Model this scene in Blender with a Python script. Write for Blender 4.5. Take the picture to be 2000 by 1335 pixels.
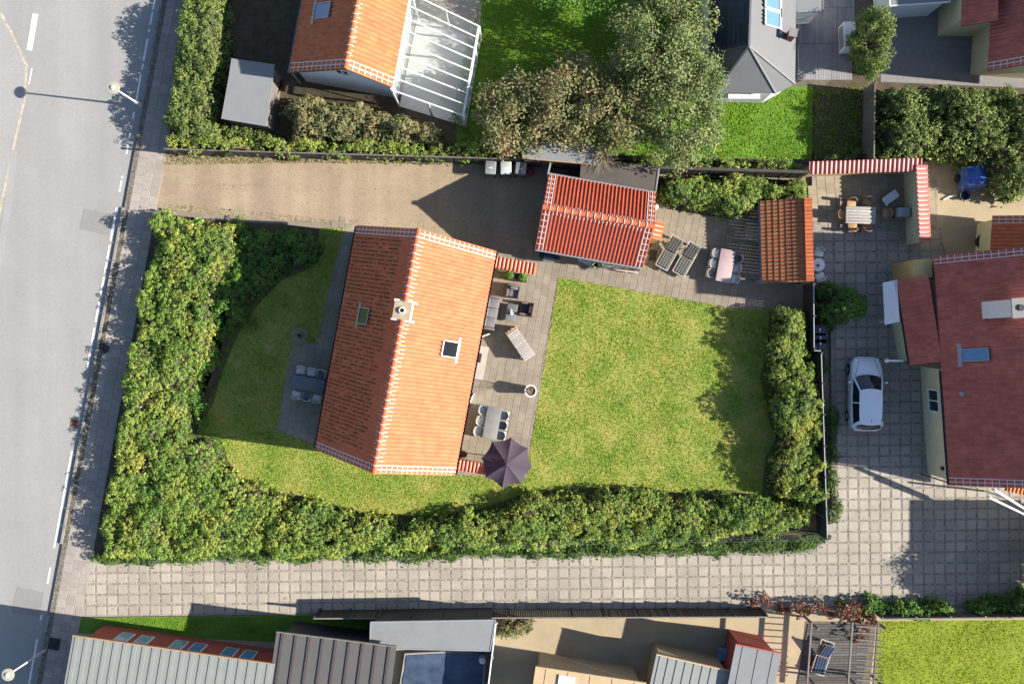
import bpy, math, random
import numpy as np
from mathutils import Matrix, Vector

for _o in list(bpy.data.objects):
    bpy.data.objects.remove(_o)
R = math.radians
SC = bpy.context.scene
COL = SC.collection
random.seed(7)
RNG = np.random.default_rng(11)

# ---------------------------------------------------------------- camera, sky, sun
CAM_H, FPX = 52.0, 1820.0            # camera height in metres; focal length in pixels of the 2000 px wide photograph
SUN_EL = 29.0
SH = Vector((-0.993, 0.114, 0)).normalized()      # direction in which shadows fall
cam = bpy.data.cameras.new('camera')
cam.sensor_width = 36.0
cam.lens = FPX / 2000.0 * 36.0
cam.clip_end = 600
camo = bpy.data.objects.new('camera', cam)
camo.location = (0, 0, CAM_H)
COL.objects.link(camo)
SC.camera = camo

w = bpy.data.worlds.new('World')
SC.world = w
w.use_nodes = True
nt = w.node_tree
nt.nodes.clear()
_s = nt.nodes.new('ShaderNodeTexSky')
_s.sky_type = 'NISHITA'
_s.sun_disc = False
_s.ozone_density = 2.2
_s.sun_elevation = R(SUN_EL)
_s.sun_rotation = math.atan2(-SH.x, -SH.y)
_b = nt.nodes.new('ShaderNodeBackground')
_b.inputs['Strength'].default_value = 0.078
_o = nt.nodes.new('ShaderNodeOutputWorld')
nt.links.new(_s.outputs[0], _b.inputs[0])
nt.links.new(_b.outputs[0], _o.inputs[0])

sun = bpy.data.lights.new('sun', 'SUN')
sun.energy = 5.0
sun.angle = R(0.5)
sun.color = (1.0, 0.93, 0.82)
suno = bpy.data.objects.new('sun', sun)
_e = R(SUN_EL)
_d = Vector((SH.x * math.cos(_e), SH.y * math.cos(_e), -math.sin(_e)))
suno.rotation_euler = _d.to_track_quat('-Z', 'Y').to_euler()
suno.location = (40, -5, 40)
COL.objects.link(suno)

SC.view_settings.view_transform = 'Standard'
SC.view_settings.look = 'None'
SC.view_settings.exposure = 1.51
SC.view_settings.gamma = 1.0
SC.render.engine = 'CYCLES'
SC.cycles.max_bounces = 6
SC.render.resolution_x = 1024
SC.render.resolution_y = 683

# ---------------------------------------------------------------- helpers
def P(px, py, z=0.0):
    k = (CAM_H - z) / FPX
    return ((px - 1000.0) * k, -(py - 667.5) * k, z)
def G(px, py, z=0.0):
    p = P(px, py, z)
    return (p[0], p[1])
def GP(pts, z=0.0):
    return [G(a, b, z) for a, b in pts]

class MB:
    def __init__(s):
        s.v = []
        s.f = []
    def add(s, v, f):
        n = len(s.v)
        s.v += [tuple(a) for a in v]
        s.f += [tuple(i + n for i in q) for q in f]
        return s
    def prism(s, pts, z0, z1):
        a = sum(pts[i][0] * pts[(i + 1) % len(pts)][1] - pts[(i + 1) % len(pts)][0] * pts[i][1] for i in range(len(pts)))
        if a < 0:
            pts = pts[::-1]
        n = len(pts)
        v = [(p[0], p[1], z0) for p in pts] + [(p[0], p[1], z1) for p in pts]
        f = [tuple(range(n, 2 * n)), tuple(range(n - 1, -1, -1))]
        f += [(i, (i + 1) % n, n + (i + 1) % n, n + i) for i in range(n)]
        return s.add(v, f)
    def sheet(s, pts, z):
        a = sum(pts[i][0] * pts[(i + 1) % len(pts)][1] - pts[(i + 1) % len(pts)][0] * pts[i][1] for i in range(len(pts)))
        if a < 0:
            pts = pts[::-1]
        return s.add([(p[0], p[1], z) for p in pts], [tuple(range(len(pts)))])
    def box(s, cx, cy, cz, sx, sy, sz, rz=0.0):
        c, d = math.cos(rz), math.sin(rz)
        v = []
        for dz in (-.5, .5):
            for dx, dy in ((-.5, -.5), (.5, -.5), (.5, .5), (-.5, .5)):
                x, y = dx * sx, dy * sy
                v.append((cx + x * c - y * d, cy + x * d + y * c, cz + dz * sz))
        return s.add(v, [(3, 2, 1, 0), (4, 5, 6, 7), (0, 1, 5, 4), (1, 2, 6, 5), (2, 3, 7, 6), (3, 0, 4, 7)])
    def beam(s, p0, p1, wd, ht, up=(0, 0, 1)):
        a, b = Vector(p0), Vector(p1)
        d = (b - a).normalized()
        sd = d.cross(Vector(up))
        if sd.length < 1e-4:
            sd = Vector((1, 0, 0))
        sd.normalize()
        u = sd.cross(d)
        v = []
        for q in (a, b):
            for i, j in ((-.5, -.5), (.5, -.5), (.5, .5), (-.5, .5)):
                v.append(q + sd * wd * i + u * ht * j)
        return s.add(v, [(0, 1, 2, 3), (7, 6, 5, 4), (0, 4, 5, 1), (1, 5, 6, 2), (2, 6, 7, 3), (3, 7, 4, 0)])
    def tube(s, pts, r, n=8, r1=None):
        pts = [Vector(p) for p in pts]
        m = len(pts)
        v = []
        for i, p in enumerate(pts):
            d = (pts[min(i + 1, m - 1)] - pts[max(i - 1, 0)]).normalized()
            sd = d.cross(Vector((0, 0, 1)))
            if sd.length < 1e-3:
                sd = Vector((1, 0, 0))
            sd.normalize()
            u = sd.cross(d)
            rr = r if r1 is None else r + (r1 - r) * i / (m - 1)
            for k in range(n):
                t = 2 * math.pi * k / n
                v.append(p + sd * rr * math.cos(t) + u * rr * math.sin(t))
        f = [(i * n + k, i * n + (k + 1) % n, (i + 1) * n + (k + 1) % n, (i + 1) * n + k) for i in range(m - 1) for k in range(n)]
        f += [tuple(range(n - 1, -1, -1)), tuple((m - 1) * n + k for k in range(n))]
        return s.add(v, f)
    def lathe(s, prof, x=0, y=0, n=20, caps=True):
        v = []
        for r, z in prof:
            for k in range(n):
                t = 2 * math.pi * k / n
                v.append((x + r * math.cos(t), y + r * math.sin(t), z))
        m = len(prof)
        f = [(i * n + k, i * n + (k + 1) % n, (i + 1) * n + (k + 1) % n, (i + 1) * n + k) for i in range(m - 1) for k in range(n)]
        if caps:
            f += [tuple(range(n - 1, -1, -1)), tuple((m - 1) * n + k for k in range(n))]
        return s.add(v, f)
    def cyl(s, x, y, z0, z1, r, r1=None, n=16):
        return s.lathe([(r, z0), (r if r1 is None else r1, z1)], x, y, n)
    def plate(s, q, t):
        """quad/polygon in space, extruded t along minus its normal"""
        q = [Vector(a) for a in q]
        nn = (q[1] - q[0]).cross(q[-1] - q[0]).normalized()
        if nn.z < 0:
            q = q[::-1]
            nn = -nn
        m = len(q)
        v = q + [a - nn * t for a in q]
        f = [tuple(range(m)), tuple(range(2 * m - 1, m - 1, -1))] + [((i + 1) % m, i, m + i, m + (i + 1) % m) for i in range(m)]
        return s.add(v, f)
    def build(s, name, mat, parent=None, world=False, origin=None, smooth=False):
        off = Vector((0, 0, 0))
        if origin is not None:
            off = Vector(origin)
        elif world and parent is not None:
            q = parent
            while q is not None:
                off += q.location
                q = q.parent
        me = bpy.data.meshes.new(name)
        me.from_pydata([(a[0] - off.x, a[1] - off.y, a[2] - off.z) for a in s.v], [], s.f)
        me.materials.append(MAT[mat])
        if smooth:
            for p in me.polygons:
                p.use_smooth = True
            me.set_sharp_from_angle(angle=R(38))
        o = bpy.data.objects.new(name, me)
        COL.objects.link(o)
        if parent is not None:
            o.parent = parent
        if origin is not None:
            o.location = origin
        return o

def tag(o, label, cat, group=None):
    o['label'] = label
    o['category'] = cat
    if group:
        o['group'] = group
    return o
def thing(name, label, cat, loc=(0, 0, 0), rz=0.0, group=None):
    o = bpy.data.objects.new(name, None)
    o.empty_display_size = 0.3
    o.location = loc
    o.rotation_euler = (0, 0, rz)
    COL.objects.link(o)
    return tag(o, label, cat, group)
def struct(o):
    o['kind'] = 'structure'
    return o
def stuff(o):
    o['kind'] = 'stuff'
    return o
def dup(o, parent=None):
    c = o.copy()
    COL.objects.link(c)
    c.parent = parent
    for ch in list(o.children):
        dup(ch, c)
    return c
def place(o, loc, rz, label=None):
    o.location = loc
    o.rotation_euler = (0, 0, rz)
    if label:
        o['label'] = label
    return o

def npmesh(name, V, F, mat, parent=None, smooth=False):
    """V (n,3) float, F (m,k) int -> mesh object"""
    me = bpy.data.meshes.new(name)
    m, k = F.shape
    me.vertices.add(len(V))
    me.vertices.foreach_set('co', np.ascontiguousarray(V, dtype=np.float32).ravel())
    me.loops.add(m * k)
    me.loops.foreach_set('vertex_index', F.astype(np.int32).ravel())
    me.polygons.add(m)
    me.polygons.foreach_set('loop_start', np.arange(0, m * k, k, dtype=np.int32))
    me.update(calc_edges=True)
    me.polygons.foreach_set('use_smooth', np.full(m, bool(smooth)))
    me.materials.append(MAT[mat])
    o = bpy.data.objects.new(name, me)
    COL.objects.link(o)
    if parent is not None:
        o.parent = parent
    return o

def inpoly(x, y, poly):
    c = np.zeros(x.shape, bool)
    n = len(poly)
    for i in range(n):
        x0, y0 = poly[i]
        x1, y1 = poly[(i + 1) % n]
        if y0 == y1:
            continue
        m = ((y0 > y) != (y1 > y)) & (x < (x1 - x0) * (y - y0) / (y1 - y0) + x0)
        c ^= m
    return c
def edgedist(x, y, poly):
    d = np.full(x.shape, 1e9)
    n = len(poly)
    for i in range(n):
        x0, y0 = poly[i]
        x1, y1 = poly[(i + 1) % n]
        dx, dy = x1 - x0, y1 - y0
        t = np.clip(((x - x0) * dx + (y - y0) * dy) / (dx * dx + dy * dy + 1e-9), 0, 1)
        d = np.minimum(d, np.hypot(x - x0 - t * dx, y - y0 - t * dy))
    return d
def wob(x, y, sc, seed):
    r = np.random.default_rng(seed)
    s = np.zeros(x.shape)
    for i in range(6):
        a = r.uniform(0, 2 * math.pi)
        k = sc * r.uniform(.6, 1.8)
        s += np.sin((x * math.cos(a) + y * math.sin(a)) * k + r.uniform(0, 6.28))
    return s / 6.0
def unit(a):
    return a / np.maximum(np.linalg.norm(a, axis=1, keepdims=True), 1e-6)

def leafmesh(name, pts, nrm, size, mat, parent=None, aspect=1.5, fold=.18, origin=(0, 0, 0), keepdir=None):
    n = len(pts)
    nrm = unit(nrm)
    rv = RNG.normal(size=(n, 3)) if keepdir is None else keepdir
    t1 = unit(np.cross(nrm, rv)) if keepdir is None else unit(rv)
    t2 = unit(np.cross(nrm, t1))
    s = size[:, None]
    V = np.stack([pts - t1 * s * .5, pts + t2 * s * .5 / aspect + nrm * s * fold, pts + t1 * s * .5, pts - t2 * s * .5 / aspect + nrm * s * fold], axis=1)
    V = V.reshape(-1, 3) - np.array(origin)
    b = np.arange(n)[:, None] * 4
    F = np.concatenate([b + np.array([[0, 2, 1]]), b + np.array([[0, 3, 2]])], axis=1).reshape(-1, 3)
    return npmesh(name, V, F, mat, parent)

# ---------------------------------------------------------------- materials
MAT = {}
def mk(name, col, rough=.8, var=.14, scale=5.0, rnd=.0, col2=None, bump=0.0, bscale=40.0, spec=.3, metal=0.0, detail=4.0,
       speck=None, trans=0.0, hue=0.0, emit=None, fine=0.0):
    m = bpy.data.materials.new(name)
    m.use_nodes = True
    t = m.node_tree
    N, L = t.nodes, t.links
    bs = N['Principled BSDF']
    bs.inputs['Roughness'].default_value = rough
    bs.inputs['Specular IOR Level'].default_value = spec
    bs.inputs['Metallic'].default_value = metal
    tc = N.new('ShaderNodeTexCoord')
    geo = N.new('ShaderNodeNewGeometry')
    oi = N.new('ShaderNodeObjectInfo')
    nz = N.new('ShaderNodeTexNoise')
    nz.inputs['Scale'].default_value = scale
    nz.inputs['Detail'].default_value = detail
    nz.inputs['Roughness'].default_value = .62
    L.new(geo.outputs['Position'], nz.inputs['Vector'])
    rp = N.new('ShaderNodeMapRange')
    rp.inputs['From Min'].default_value = .3
    rp.inputs['From Max'].default_value = .7
    L.new(nz.outputs['Fac'], rp.inputs['Value'])
    mx = N.new('ShaderNodeMix')
    mx.data_type = 'RGBA'
    a = tuple(c * (1 - var) for c in col)
    b = tuple(min(1, c * (1 + var)) for c in col) if col2 is None else col2
    mx.inputs[6].default_value = (*a, 1)
    mx.inputs[7].default_value = (*b, 1)
    L.new(rp.outputs[0], mx.inputs[0])
    out = mx.outputs[2]
    if speck:
        # speck = list of (scale, threshold, width, colour)
        for sc, th, wd, cl in speck:
            n2 = N.new('ShaderNodeTexNoise')
            n2.inputs['Scale'].default_value = sc
            n2.inputs['Detail'].default_value = 3
            L.new(geo.outputs['Position'], n2.inputs['Vector'])
            r2 = N.new('ShaderNodeMapRange')
            r2.inputs['From Min'].default_value = th
            r2.inputs['From Max'].default_value = th + wd
            L.new(n2.outputs['Fac'], r2.inputs['Value'])
            m2 = N.new('ShaderNodeMix')
            m2.data_type = 'RGBA'
            m2.inputs[7].default_value = (*cl, 1)
            L.new(r2.outputs[0], m2.inputs[0])
            L.new(out, m2.inputs[6])
            out = m2.outputs[2]
    if fine:
        n3 = N.new('ShaderNodeTexNoise')
        n3.inputs['Scale'].default_value = 24
        n3.inputs['Detail'].default_value = 2
        L.new(geo.outputs['Position'], n3.inputs['Vector'])
        r3 = N.new('ShaderNodeMapRange')
        r3.inputs['From Min'].default_value = .3
        r3.inputs['From Max'].default_value = .7
        r3.inputs['To Min'].default_value = 1 - fine
        r3.inputs['To Max'].default_value = 1 + fine
        L.new(n3.outputs['Fac'], r3.inputs['Value'])
        h3 = N.new('ShaderNodeHueSaturation')
        L.new(r3.outputs[0], h3.inputs['Value'])
        L.new(out, h3.inputs['Color'])
        out = h3.outputs[0]
    if rnd or hue:
        ad = N.new('ShaderNodeMath')
        ad.operation = 'ADD'
        L.new(geo.outputs['Random Per Island'], ad.inputs[0])
        L.new(oi.outputs['Random'], ad.inputs[1])
        fr = N.new('ShaderNodeMath')
        fr.operation = 'FRACT'
        L.new(ad.outputs[0], fr.inputs[0])
        hs = N.new('ShaderNodeHueSaturation')
        mr = N.new('ShaderNodeMapRange')
        mr.inputs['To Min'].default_value = 1 - rnd
        mr.inputs['To Max'].default_value = 1 + rnd
        L.new(fr.outputs[0], mr.inputs['Value'])
        L.new(mr.outputs[0], hs.inputs['Value'])
        if hue:
            f7 = N.new('ShaderNodeMath')
            f7.operation = 'MULTIPLY'
            f7.inputs[1].default_value = 7.31
            L.new(fr.outputs[0], f7.inputs[0])
            f8 = N.new('ShaderNodeMath')
            f8.operation = 'FRACT'
            L.new(f7.outputs[0], f8.inputs[0])
            mh = N.new('ShaderNodeMapRange')
            mh.inputs['To Min'].default_value = .5 - hue
            mh.inputs['To Max'].default_value = .5 + hue
            L.new(f8.outputs[0], mh.inputs['Value'])
            L.new(mh.outputs[0], hs.inputs['Hue'])
        L.new(out, hs.inputs['Color'])
        out = hs.outputs[0]
    L.new(out, bs.inputs['Base Color'])
    if bump:
        nb = N.new('ShaderNodeTexNoise')
        nb.inputs['Scale'].default_value = bscale
        nb.inputs['Detail'].default_value = 3
        L.new(geo.outputs['Position'], nb.inputs['Vector'])
        bp = N.new('ShaderNodeBump')
        bp.inputs['Strength'].default_value = bump
        bp.inputs['Distance'].default_value = .03
        L.new(nb.outputs['Fac'], bp.inputs['Height'])
        L.new(bp.outputs[0], bs.inputs['Normal'])
    if trans:
        tr = N.new('ShaderNodeBsdfTranslucent')
        L.new(out, tr.inputs['Color'])
        ms = N.new('ShaderNodeMixShader')
        ms.inputs[0].default_value = trans
        L.new(bs.outputs[0], ms.inputs[1])
        L.new(tr.outputs[0], ms.inputs[2])
        L.new(ms.outputs[0], N['Material Output'].inputs['Surface'])
    MAT[name] = m
    return m

def streaks(name, th, amount=.1):
    m = MAT[name]
    N, L = m.node_tree.nodes, m.node_tree.links
    bs = N['Principled BSDF']
    src = bs.inputs['Base Color'].links[0].from_socket
    geo = N.new('ShaderNodeNewGeometry')
    mp = N.new('ShaderNodeMapping')
    mp.inputs['Rotation'].default_value = (0, 0, th)
    mp.inputs['Scale'].default_value = (.9, .035, 1)
    L.new(geo.outputs['Position'], mp.inputs['Vector'])
    nz = N.new('ShaderNodeTexNoise')
    nz.inputs['Scale'].default_value = 1.0
    nz.inputs['Detail'].default_value = 4
    L.new(mp.outputs[0], nz.inputs['Vector'])
    mr = N.new('ShaderNodeMapRange')
    mr.inputs['From Min'].default_value = .3
    mr.inputs['From Max'].default_value = .7
    mr.inputs['To Min'].default_value = 1 - amount
    mr.inputs['To Max'].default_value = 1 + amount
    L.new(nz.outputs['Fac'], mr.inputs['Value'])
    hs = N.new('ShaderNodeHueSaturation')
    L.new(mr.outputs[0], hs.inputs['Value'])
    L.new(src, hs.inputs['Color'])
    L.new(hs.outputs[0], bs.inputs['Base Color'])
def leafmat(name, stops, trans=.3, rough=.5, patch=1.1, mixp=.55, spec=.35):
    """stops: colour ramp over (random per leaf mixed with a patchy noise)"""
    m = bpy.data.materials.new(name)
    m.use_nodes = True
    N, L = m.node_tree.nodes, m.node_tree.links
    bs = N['Principled BSDF']
    bs.inputs['Roughness'].default_value = rough
    bs.inputs['Specular IOR Level'].default_value = spec
    geo = N.new('ShaderNodeNewGeometry')
    nz = N.new('ShaderNodeTexNoise')
    nz.inputs['Scale'].default_value = patch
    nz.inputs['Detail'].default_value = 3
    L.new(geo.outputs['Position'], nz.inputs['Vector'])
    mr = N.new('ShaderNodeMapRange')
    mr.inputs['From Min'].default_value = .28
    mr.inputs['From Max'].default_value = .72
    L.new(nz.outputs['Fac'], mr.inputs['Value'])
    mx = N.new('ShaderNodeMix')
    mx.inputs[0].default_value = mixp
    L.new(geo.outputs['Random Per Island'], mx.inputs[2])
    L.new(mr.outputs[0], mx.inputs[3])
    cr = N.new('ShaderNodeValToRGB')
    el = cr.color_ramp.elements
    while len(el) < len(stops):
        el.new(.5)
    for e, (p, c) in zip(el, stops):
        e.position = p
        e.color = (*c, 1)
    L.new(mx.outputs[0], cr.inputs[0])
    L.new(cr.outputs[0], bs.inputs['Base Color'])
    tr = N.new('ShaderNodeBsdfTranslucent')
    L.new(cr.outputs[0], tr.inputs['Color'])
    ms = N.new('ShaderNodeMixShader')
    ms.inputs[0].default_value = trans
    L.new(bs.outputs[0], ms.inputs[1])
    L.new(tr.outputs[0], ms.inputs[2])
    L.new(ms.outputs[0], N['Material Output'].inputs['Surface'])
    MAT[name] = m

mk('soil', (.07, .055, .035), .95, .3, 2.0, bump=.5, fine=.3)
mk('ground', (.16, .14, .10), .95, .25, .6, fine=.2)
mk('asphalt', (0.228, 0.224, 0.217), .9, .06, .35, speck=[(60, .55, .12, (.29, .285, .276)), (45, .62, .1, (.165, .162, .157))], fine=.1, bump=.2, bscale=60)
streaks('asphalt', R(10.4), .06)
mk('asphalt_old', (0.24, 0.236, 0.23), .92, .08, .5, speck=[(60, .55, .12, (.31, .305, .3))], fine=.12)
mk('asphalt_patch', (0.19, 0.186, 0.18), .92, .06, .8, fine=.12)
mk('seam', (0.34, 0.3, 0.235), .95, .3, 4, fine=.25)
mk('road_paint', (0.6, 0.6, 0.58), .6, .1, 6, speck=[(26, .6, .08, (.3, .3, .29))])
mk('kerb', (0.2, 0.187, 0.172), .9, .12, 4, rnd=.1)
mk('cobble', (0.13, 0.125, 0.115), .85, .2, 8, rnd=.3, col2=(0.2, 0.19, 0.175))
mk('cobble_pale', (0.19, 0.175, 0.155), .85, .2, 6, rnd=.35, col2=(0.27, 0.25, 0.22))
mk('joint_pale', (0.2, 0.178, 0.148), .95, .25, 3, fine=.25)
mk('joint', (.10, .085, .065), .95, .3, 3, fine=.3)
mk('slab_walk', (0.25, 0.222, 0.195), .9, .1, 1.6, rnd=.1, fine=.07)
mk('slab_drive', (0.272, 0.24, 0.2), .9, .16, .45, rnd=.09, fine=.06, speck=[(3.2, .64, .1, (.19, .165, .14))])
mk('slab_terrace', (0.195, 0.166, 0.128), .9, .14, .9, rnd=.08, fine=.08)
mk('slab_court', (0.25, 0.205, 0.145), .9, .12, 1.2, rnd=.08, fine=.06)
mk('gravel', (0.25, 0.195, 0.135), .95, .14, .55, speck=[(9, .60, .08, (.18, .12, .075)), (30, .62, .06, (.11, .08, .055)), (40, .63, .05, (.36, .31, .24))], fine=.16, bump=.4, bscale=35)
streaks('gravel', R(88), .13)
mk('yard_gravel', (0.29, 0.235, 0.155), .95, .1, .8, fine=.1)
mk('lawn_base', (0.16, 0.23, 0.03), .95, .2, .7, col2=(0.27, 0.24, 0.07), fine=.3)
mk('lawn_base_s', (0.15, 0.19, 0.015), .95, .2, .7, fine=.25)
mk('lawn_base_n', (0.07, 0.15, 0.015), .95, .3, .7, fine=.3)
mk('tile', (0.48, 0.112, 0.05), .75, .1, 1.4, rnd=.035, hue=.004, speck=[(2.2, .60, .14, (.42, .10, .05))], col2=(0.51, 0.138, 0.066), spec=.25)
mk('tile_pan', (0.275, 0.055, 0.03), .35, .1, 2.0, rnd=.08, spec=.5)
mk('tile_ridge', (0.48, 0.1, 0.042), .6, .1, 2.0, rnd=.08)
mk('tile_weather', (0.33, 0.095, 0.04), .8, .12, 4.0, rnd=.14, col2=(0.24, 0.125, 0.055))
mk('tile_dark', (0.35, 0.095, 0.068), .7, .16, 1.2, rnd=.14, col2=(0.42, 0.12, 0.085))
mk('tile_brown', (.21, .11, .06), .8, .2, 2.0, rnd=.15)
mk('tile_orange', (0.42, 0.115, 0.045), .75, .15, 1.6, rnd=.15)
mk('tile_pink', (0.38, 0.12, 0.1), .6, .1, 3, rnd=.12)
mk('moss', (.045, .05, .02), .95, .4, 9, col2=(.10, .075, .03))
mk('mortar', (0.6, 0.585, 0.57), .8, .05, 8)
mk('deck_under', (.10, .06, .04), .9, .1, 3)
mk('wall_yellow', (0.45, 0.32, 0.14), .9, .07, 2.5, fine=.05)
mk('wall_cream', (0.52, 0.46, 0.29), .9, .05, 2, fine=.03)
mk('wall_white', (0.55, 0.56, 0.58), .85, .05, 2)
mk('wall_beige', (0.36, 0.27, 0.16), .9, .08, 2, fine=.06)
mk('wall_red', (0.28, 0.06, 0.045), .85, .12, 3, fine=.08)
mk('wall_black', (.03, .03, .032), .7, .2, 4)
mk('dark_metal', (.02, .02, .022), .5, .15, 6)
mk('gutter', (.06, .05, .05), .5, .1, 5)
mk('zinc', (0.28, 0.29, 0.31), .45, .1, 6, metal=.3)
mk('white_paint', (0.6, 0.6, 0.59), .5, .04, 5)
mk('white_plastic', (0.46, 0.45, 0.43), .45, .06, 7, rnd=.06)
mk('cushion_blue', (0.13, 0.15, 0.175), .9, .12, 8, rnd=.25)
mk('cushion_grey', (0.135, 0.13, 0.14), .95, .1, 6, rnd=.08)
mk('cushion_navy', (.03, .05, .10), .8, .15, 8)
mk('cushion_pale', (.27, .28, .29), .9, .1, 8)
mk('cushion_quilt', (0.1, 0.105, 0.1), .95, .15, 8)
mk('wicker', (0.13, 0.095, 0.095), .8, .2, 30)
mk('wicker_dark', (.035, .032, .035), .8, .2, 30)
mk('table_grey', (0.165, 0.165, 0.16), .7, .08, 4)
mk('table_slate', (0.105, 0.115, 0.13), .6, .08, 4)
mk('table_pink', (0.33, 0.245, 0.25), .75, .06, 3)
mk('wood_white', (0.31, 0.285, 0.26), .8, .12, 7, rnd=.14)
mk('wood_tan', (0.3, 0.19, 0.1), .8, .15, 7, rnd=.12)
mk('wood_deck', (0.2, 0.195, 0.2), .85, .1, 5, rnd=.12)
mk('wood_fence', (.045, .04, .035), .9, .25, 6, rnd=.3)
mk('wood_grey', (0.14, 0.125, 0.11), .9, .18, 6, rnd=.15)
mk('wood_shade', (.075, .07, .066), .9, .2, 6, rnd=.25)  # pergola deck boards: the shade over them is put into the colour
mk('parasol', (0.05, 0.037, 0.052), .9, .06, 4)
mk('terracotta', (.35, .17, .1), .85, .1, 6)
mk('pot_soil', (.05, .03, .03), .95, .3, 20)
mk('chim_cap', (0.3, 0.25, 0.17), .95, .3, 9, speck=[(25, .58, .08, (.15, .1, .05))])
mk('black', (.01, .01, .01), .6, .1, 5)
mk('bin', (.025, .028, .03), .45, .1, 6)
mk('bin_lid', (.16, .17, .175), .5, .12, 9)
mk('bin_lid_pale', (0.33, 0.35, 0.34), .5, .08, 9)
mk('bin_blue', (.02, .03, .06), .4, .1, 6)
mk('crate_red', (.22, .01, .03), .4, .1, 6)
mk('felt_brown', (0.07, 0.06, 0.053), .9, .1, 1.5, fine=.06)
mk('felt_grey', (0.165, 0.17, 0.178), .9, .06, 1.2, fine=.04)
mk('roof_grey', (0.1, 0.104, 0.11), .6, .05, 1.5, rnd=.03)
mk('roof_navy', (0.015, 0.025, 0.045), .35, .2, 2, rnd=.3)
mk('roof_sheet', (0.185, 0.195, 0.185), .55, .05, 1.2)
mk('roof_sheet_dark', (0.08, 0.077, 0.073), .6, .05, 1.2)
mk('car_paint', (0.62, 0.64, 0.68), .22, .01, 3, spec=.6)
mk('glass_dark', (.012, .015, .018), .06, .1, 3, spec=.8)
mk('glass_sky', (.10, .20, .34), .08, .1, 2, spec=.8)  # blue base colour stands for the sky reflected in the panes
mk('glass_moss', (.16, .19, .05), .3, .5, 9, col2=(.05, .08, .02))
mk('tyre', (.015, .015, .015), .85, .1, 8)
mk('chrome', (.6, .6, .62), .2, .02, 8, metal=1.0)
mk('lens', (0.3, 0.285, 0.22), .3, .05, 8)
mk('tail_red', (.4, .01, .01), .3, .05, 8)
mk('cover_blue', (0.03, 0.05, 0.09), .35, .3, .6, col2=(0.07, 0.1, 0.16))
mk('tarp_blue', (0.02, 0.06, 0.3), .35, .25, 4, col2=(0.06, 0.14, 0.42))
mk('rust', (.17, .07, .05), .85, .2, 14)
mk('twig_shade_core', (0.045, 0.038, 0.022), .95, .4, 6, fine=.4)  # twig brown darkened so gaps between leaves read as deep shade
mk('bark', (0.075, 0.058, 0.04), .95, .3, 12)
mk('twig_pale', (0.28, 0.235, 0.16), .9, .2, 8, rnd=.2)
mk('rose_pink', (0.45, 0.16, 0.27), .6, .1, 8, rnd=.3)
mk('step_stone', (.31, .285, .25), .85, .1, 4, fine=.06)
mk('conc', (0.17, 0.165, 0.16), .9, .1, 4, fine=.05)
mk('steel', (.25, .25, .26), .4, .1, 5, metal=.7)
mk('paper', (0.3, 0.27, 0.22), .8, .1, 5)

leafmat('leaf_rose', [(0, (0.053, 0.143, 0.0382)), (.28, (0.122, 0.233, 0.0424)), (.5, (0.228, 0.329, 0.0572)), (.73, (0.35, 0.392, 0.0763)), (.9, (0.509, 0.435, 0.0848)), (1, (0.551, 0.286, 0.106))], .33, .48, .7, .55)
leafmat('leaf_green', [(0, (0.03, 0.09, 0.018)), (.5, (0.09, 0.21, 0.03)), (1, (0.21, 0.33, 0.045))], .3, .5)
leafmat('leaf_ivy', [(0, (.03, .08, .015)), (.5, (.08, .17, .025)), (1, (.17, .26, .04))], .35, .5)
leafmat('leaf_olive', [(0, (0.103, 0.138, 0.0575)), (.35, (0.184, 0.201, 0.0805)), (.62, (0.27, 0.241, 0.109)), (.85, (0.356, 0.265, 0.149)), (1, (0.402, 0.253, 0.149))], .35, .6, .75, .78)
leafmat('leaf_greyolive', [(0, (0.0826, 0.13, 0.0472)), (.45, (0.165, 0.212, 0.0732)), (.8, (0.26, 0.271, 0.106)), (1, (0.354, 0.283, 0.142))], .3, .6, .75, .75)
leafmat('leaf_conifer', [(0, (0.055, 0.099, 0.022)), (.5, (0.132, 0.187, 0.044)), (1, (0.275, 0.308, 0.077))], .25, .6)
leafmat('leaf_red', [(0, (.10, .04, .025)), (.5, (.2, .08, .05)), (1, (.3, .12, .07))], .3, .6)
leafmat('leaf_grass_orn', [(0, (.24, .27, .19)), (1, (.46, .43, .28))], .3, .6)
leafmat('blade', [(0, (.07, .20, .02)), (.3, (.14, .28, .022)), (.58, (.22, .35, .028)), (.80, (.31, .37, .045)), (.94, (.42, .35, .10)), (1, (.48, .32, .16))], .4, .85, .7, .6, .03)
leafmat('blade_lush', [(0, (.08, .19, .008)), (.5, (.18, .30, .015)), (1, (.32, .37, .03))], .35, .8, .8, .5, .05)
leafmat('blade_south', [(0, (.13, .20, .012)), (.5, (.22, .28, .018)), (1, (.32, .33, .035))], .35, .8, .8, .5, .05)
leafmat('blade_dry', [(0, (.10, .14, .03)), (.5, (.22, .2, .06)), (1, (.38, .29, .13))], .3, .7, 1.5, .6, .2)
leafmat('leaf_plant', [(0, (.06, .17, .02)), (1, (.22, .36, .05))], .35, .5)

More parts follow.
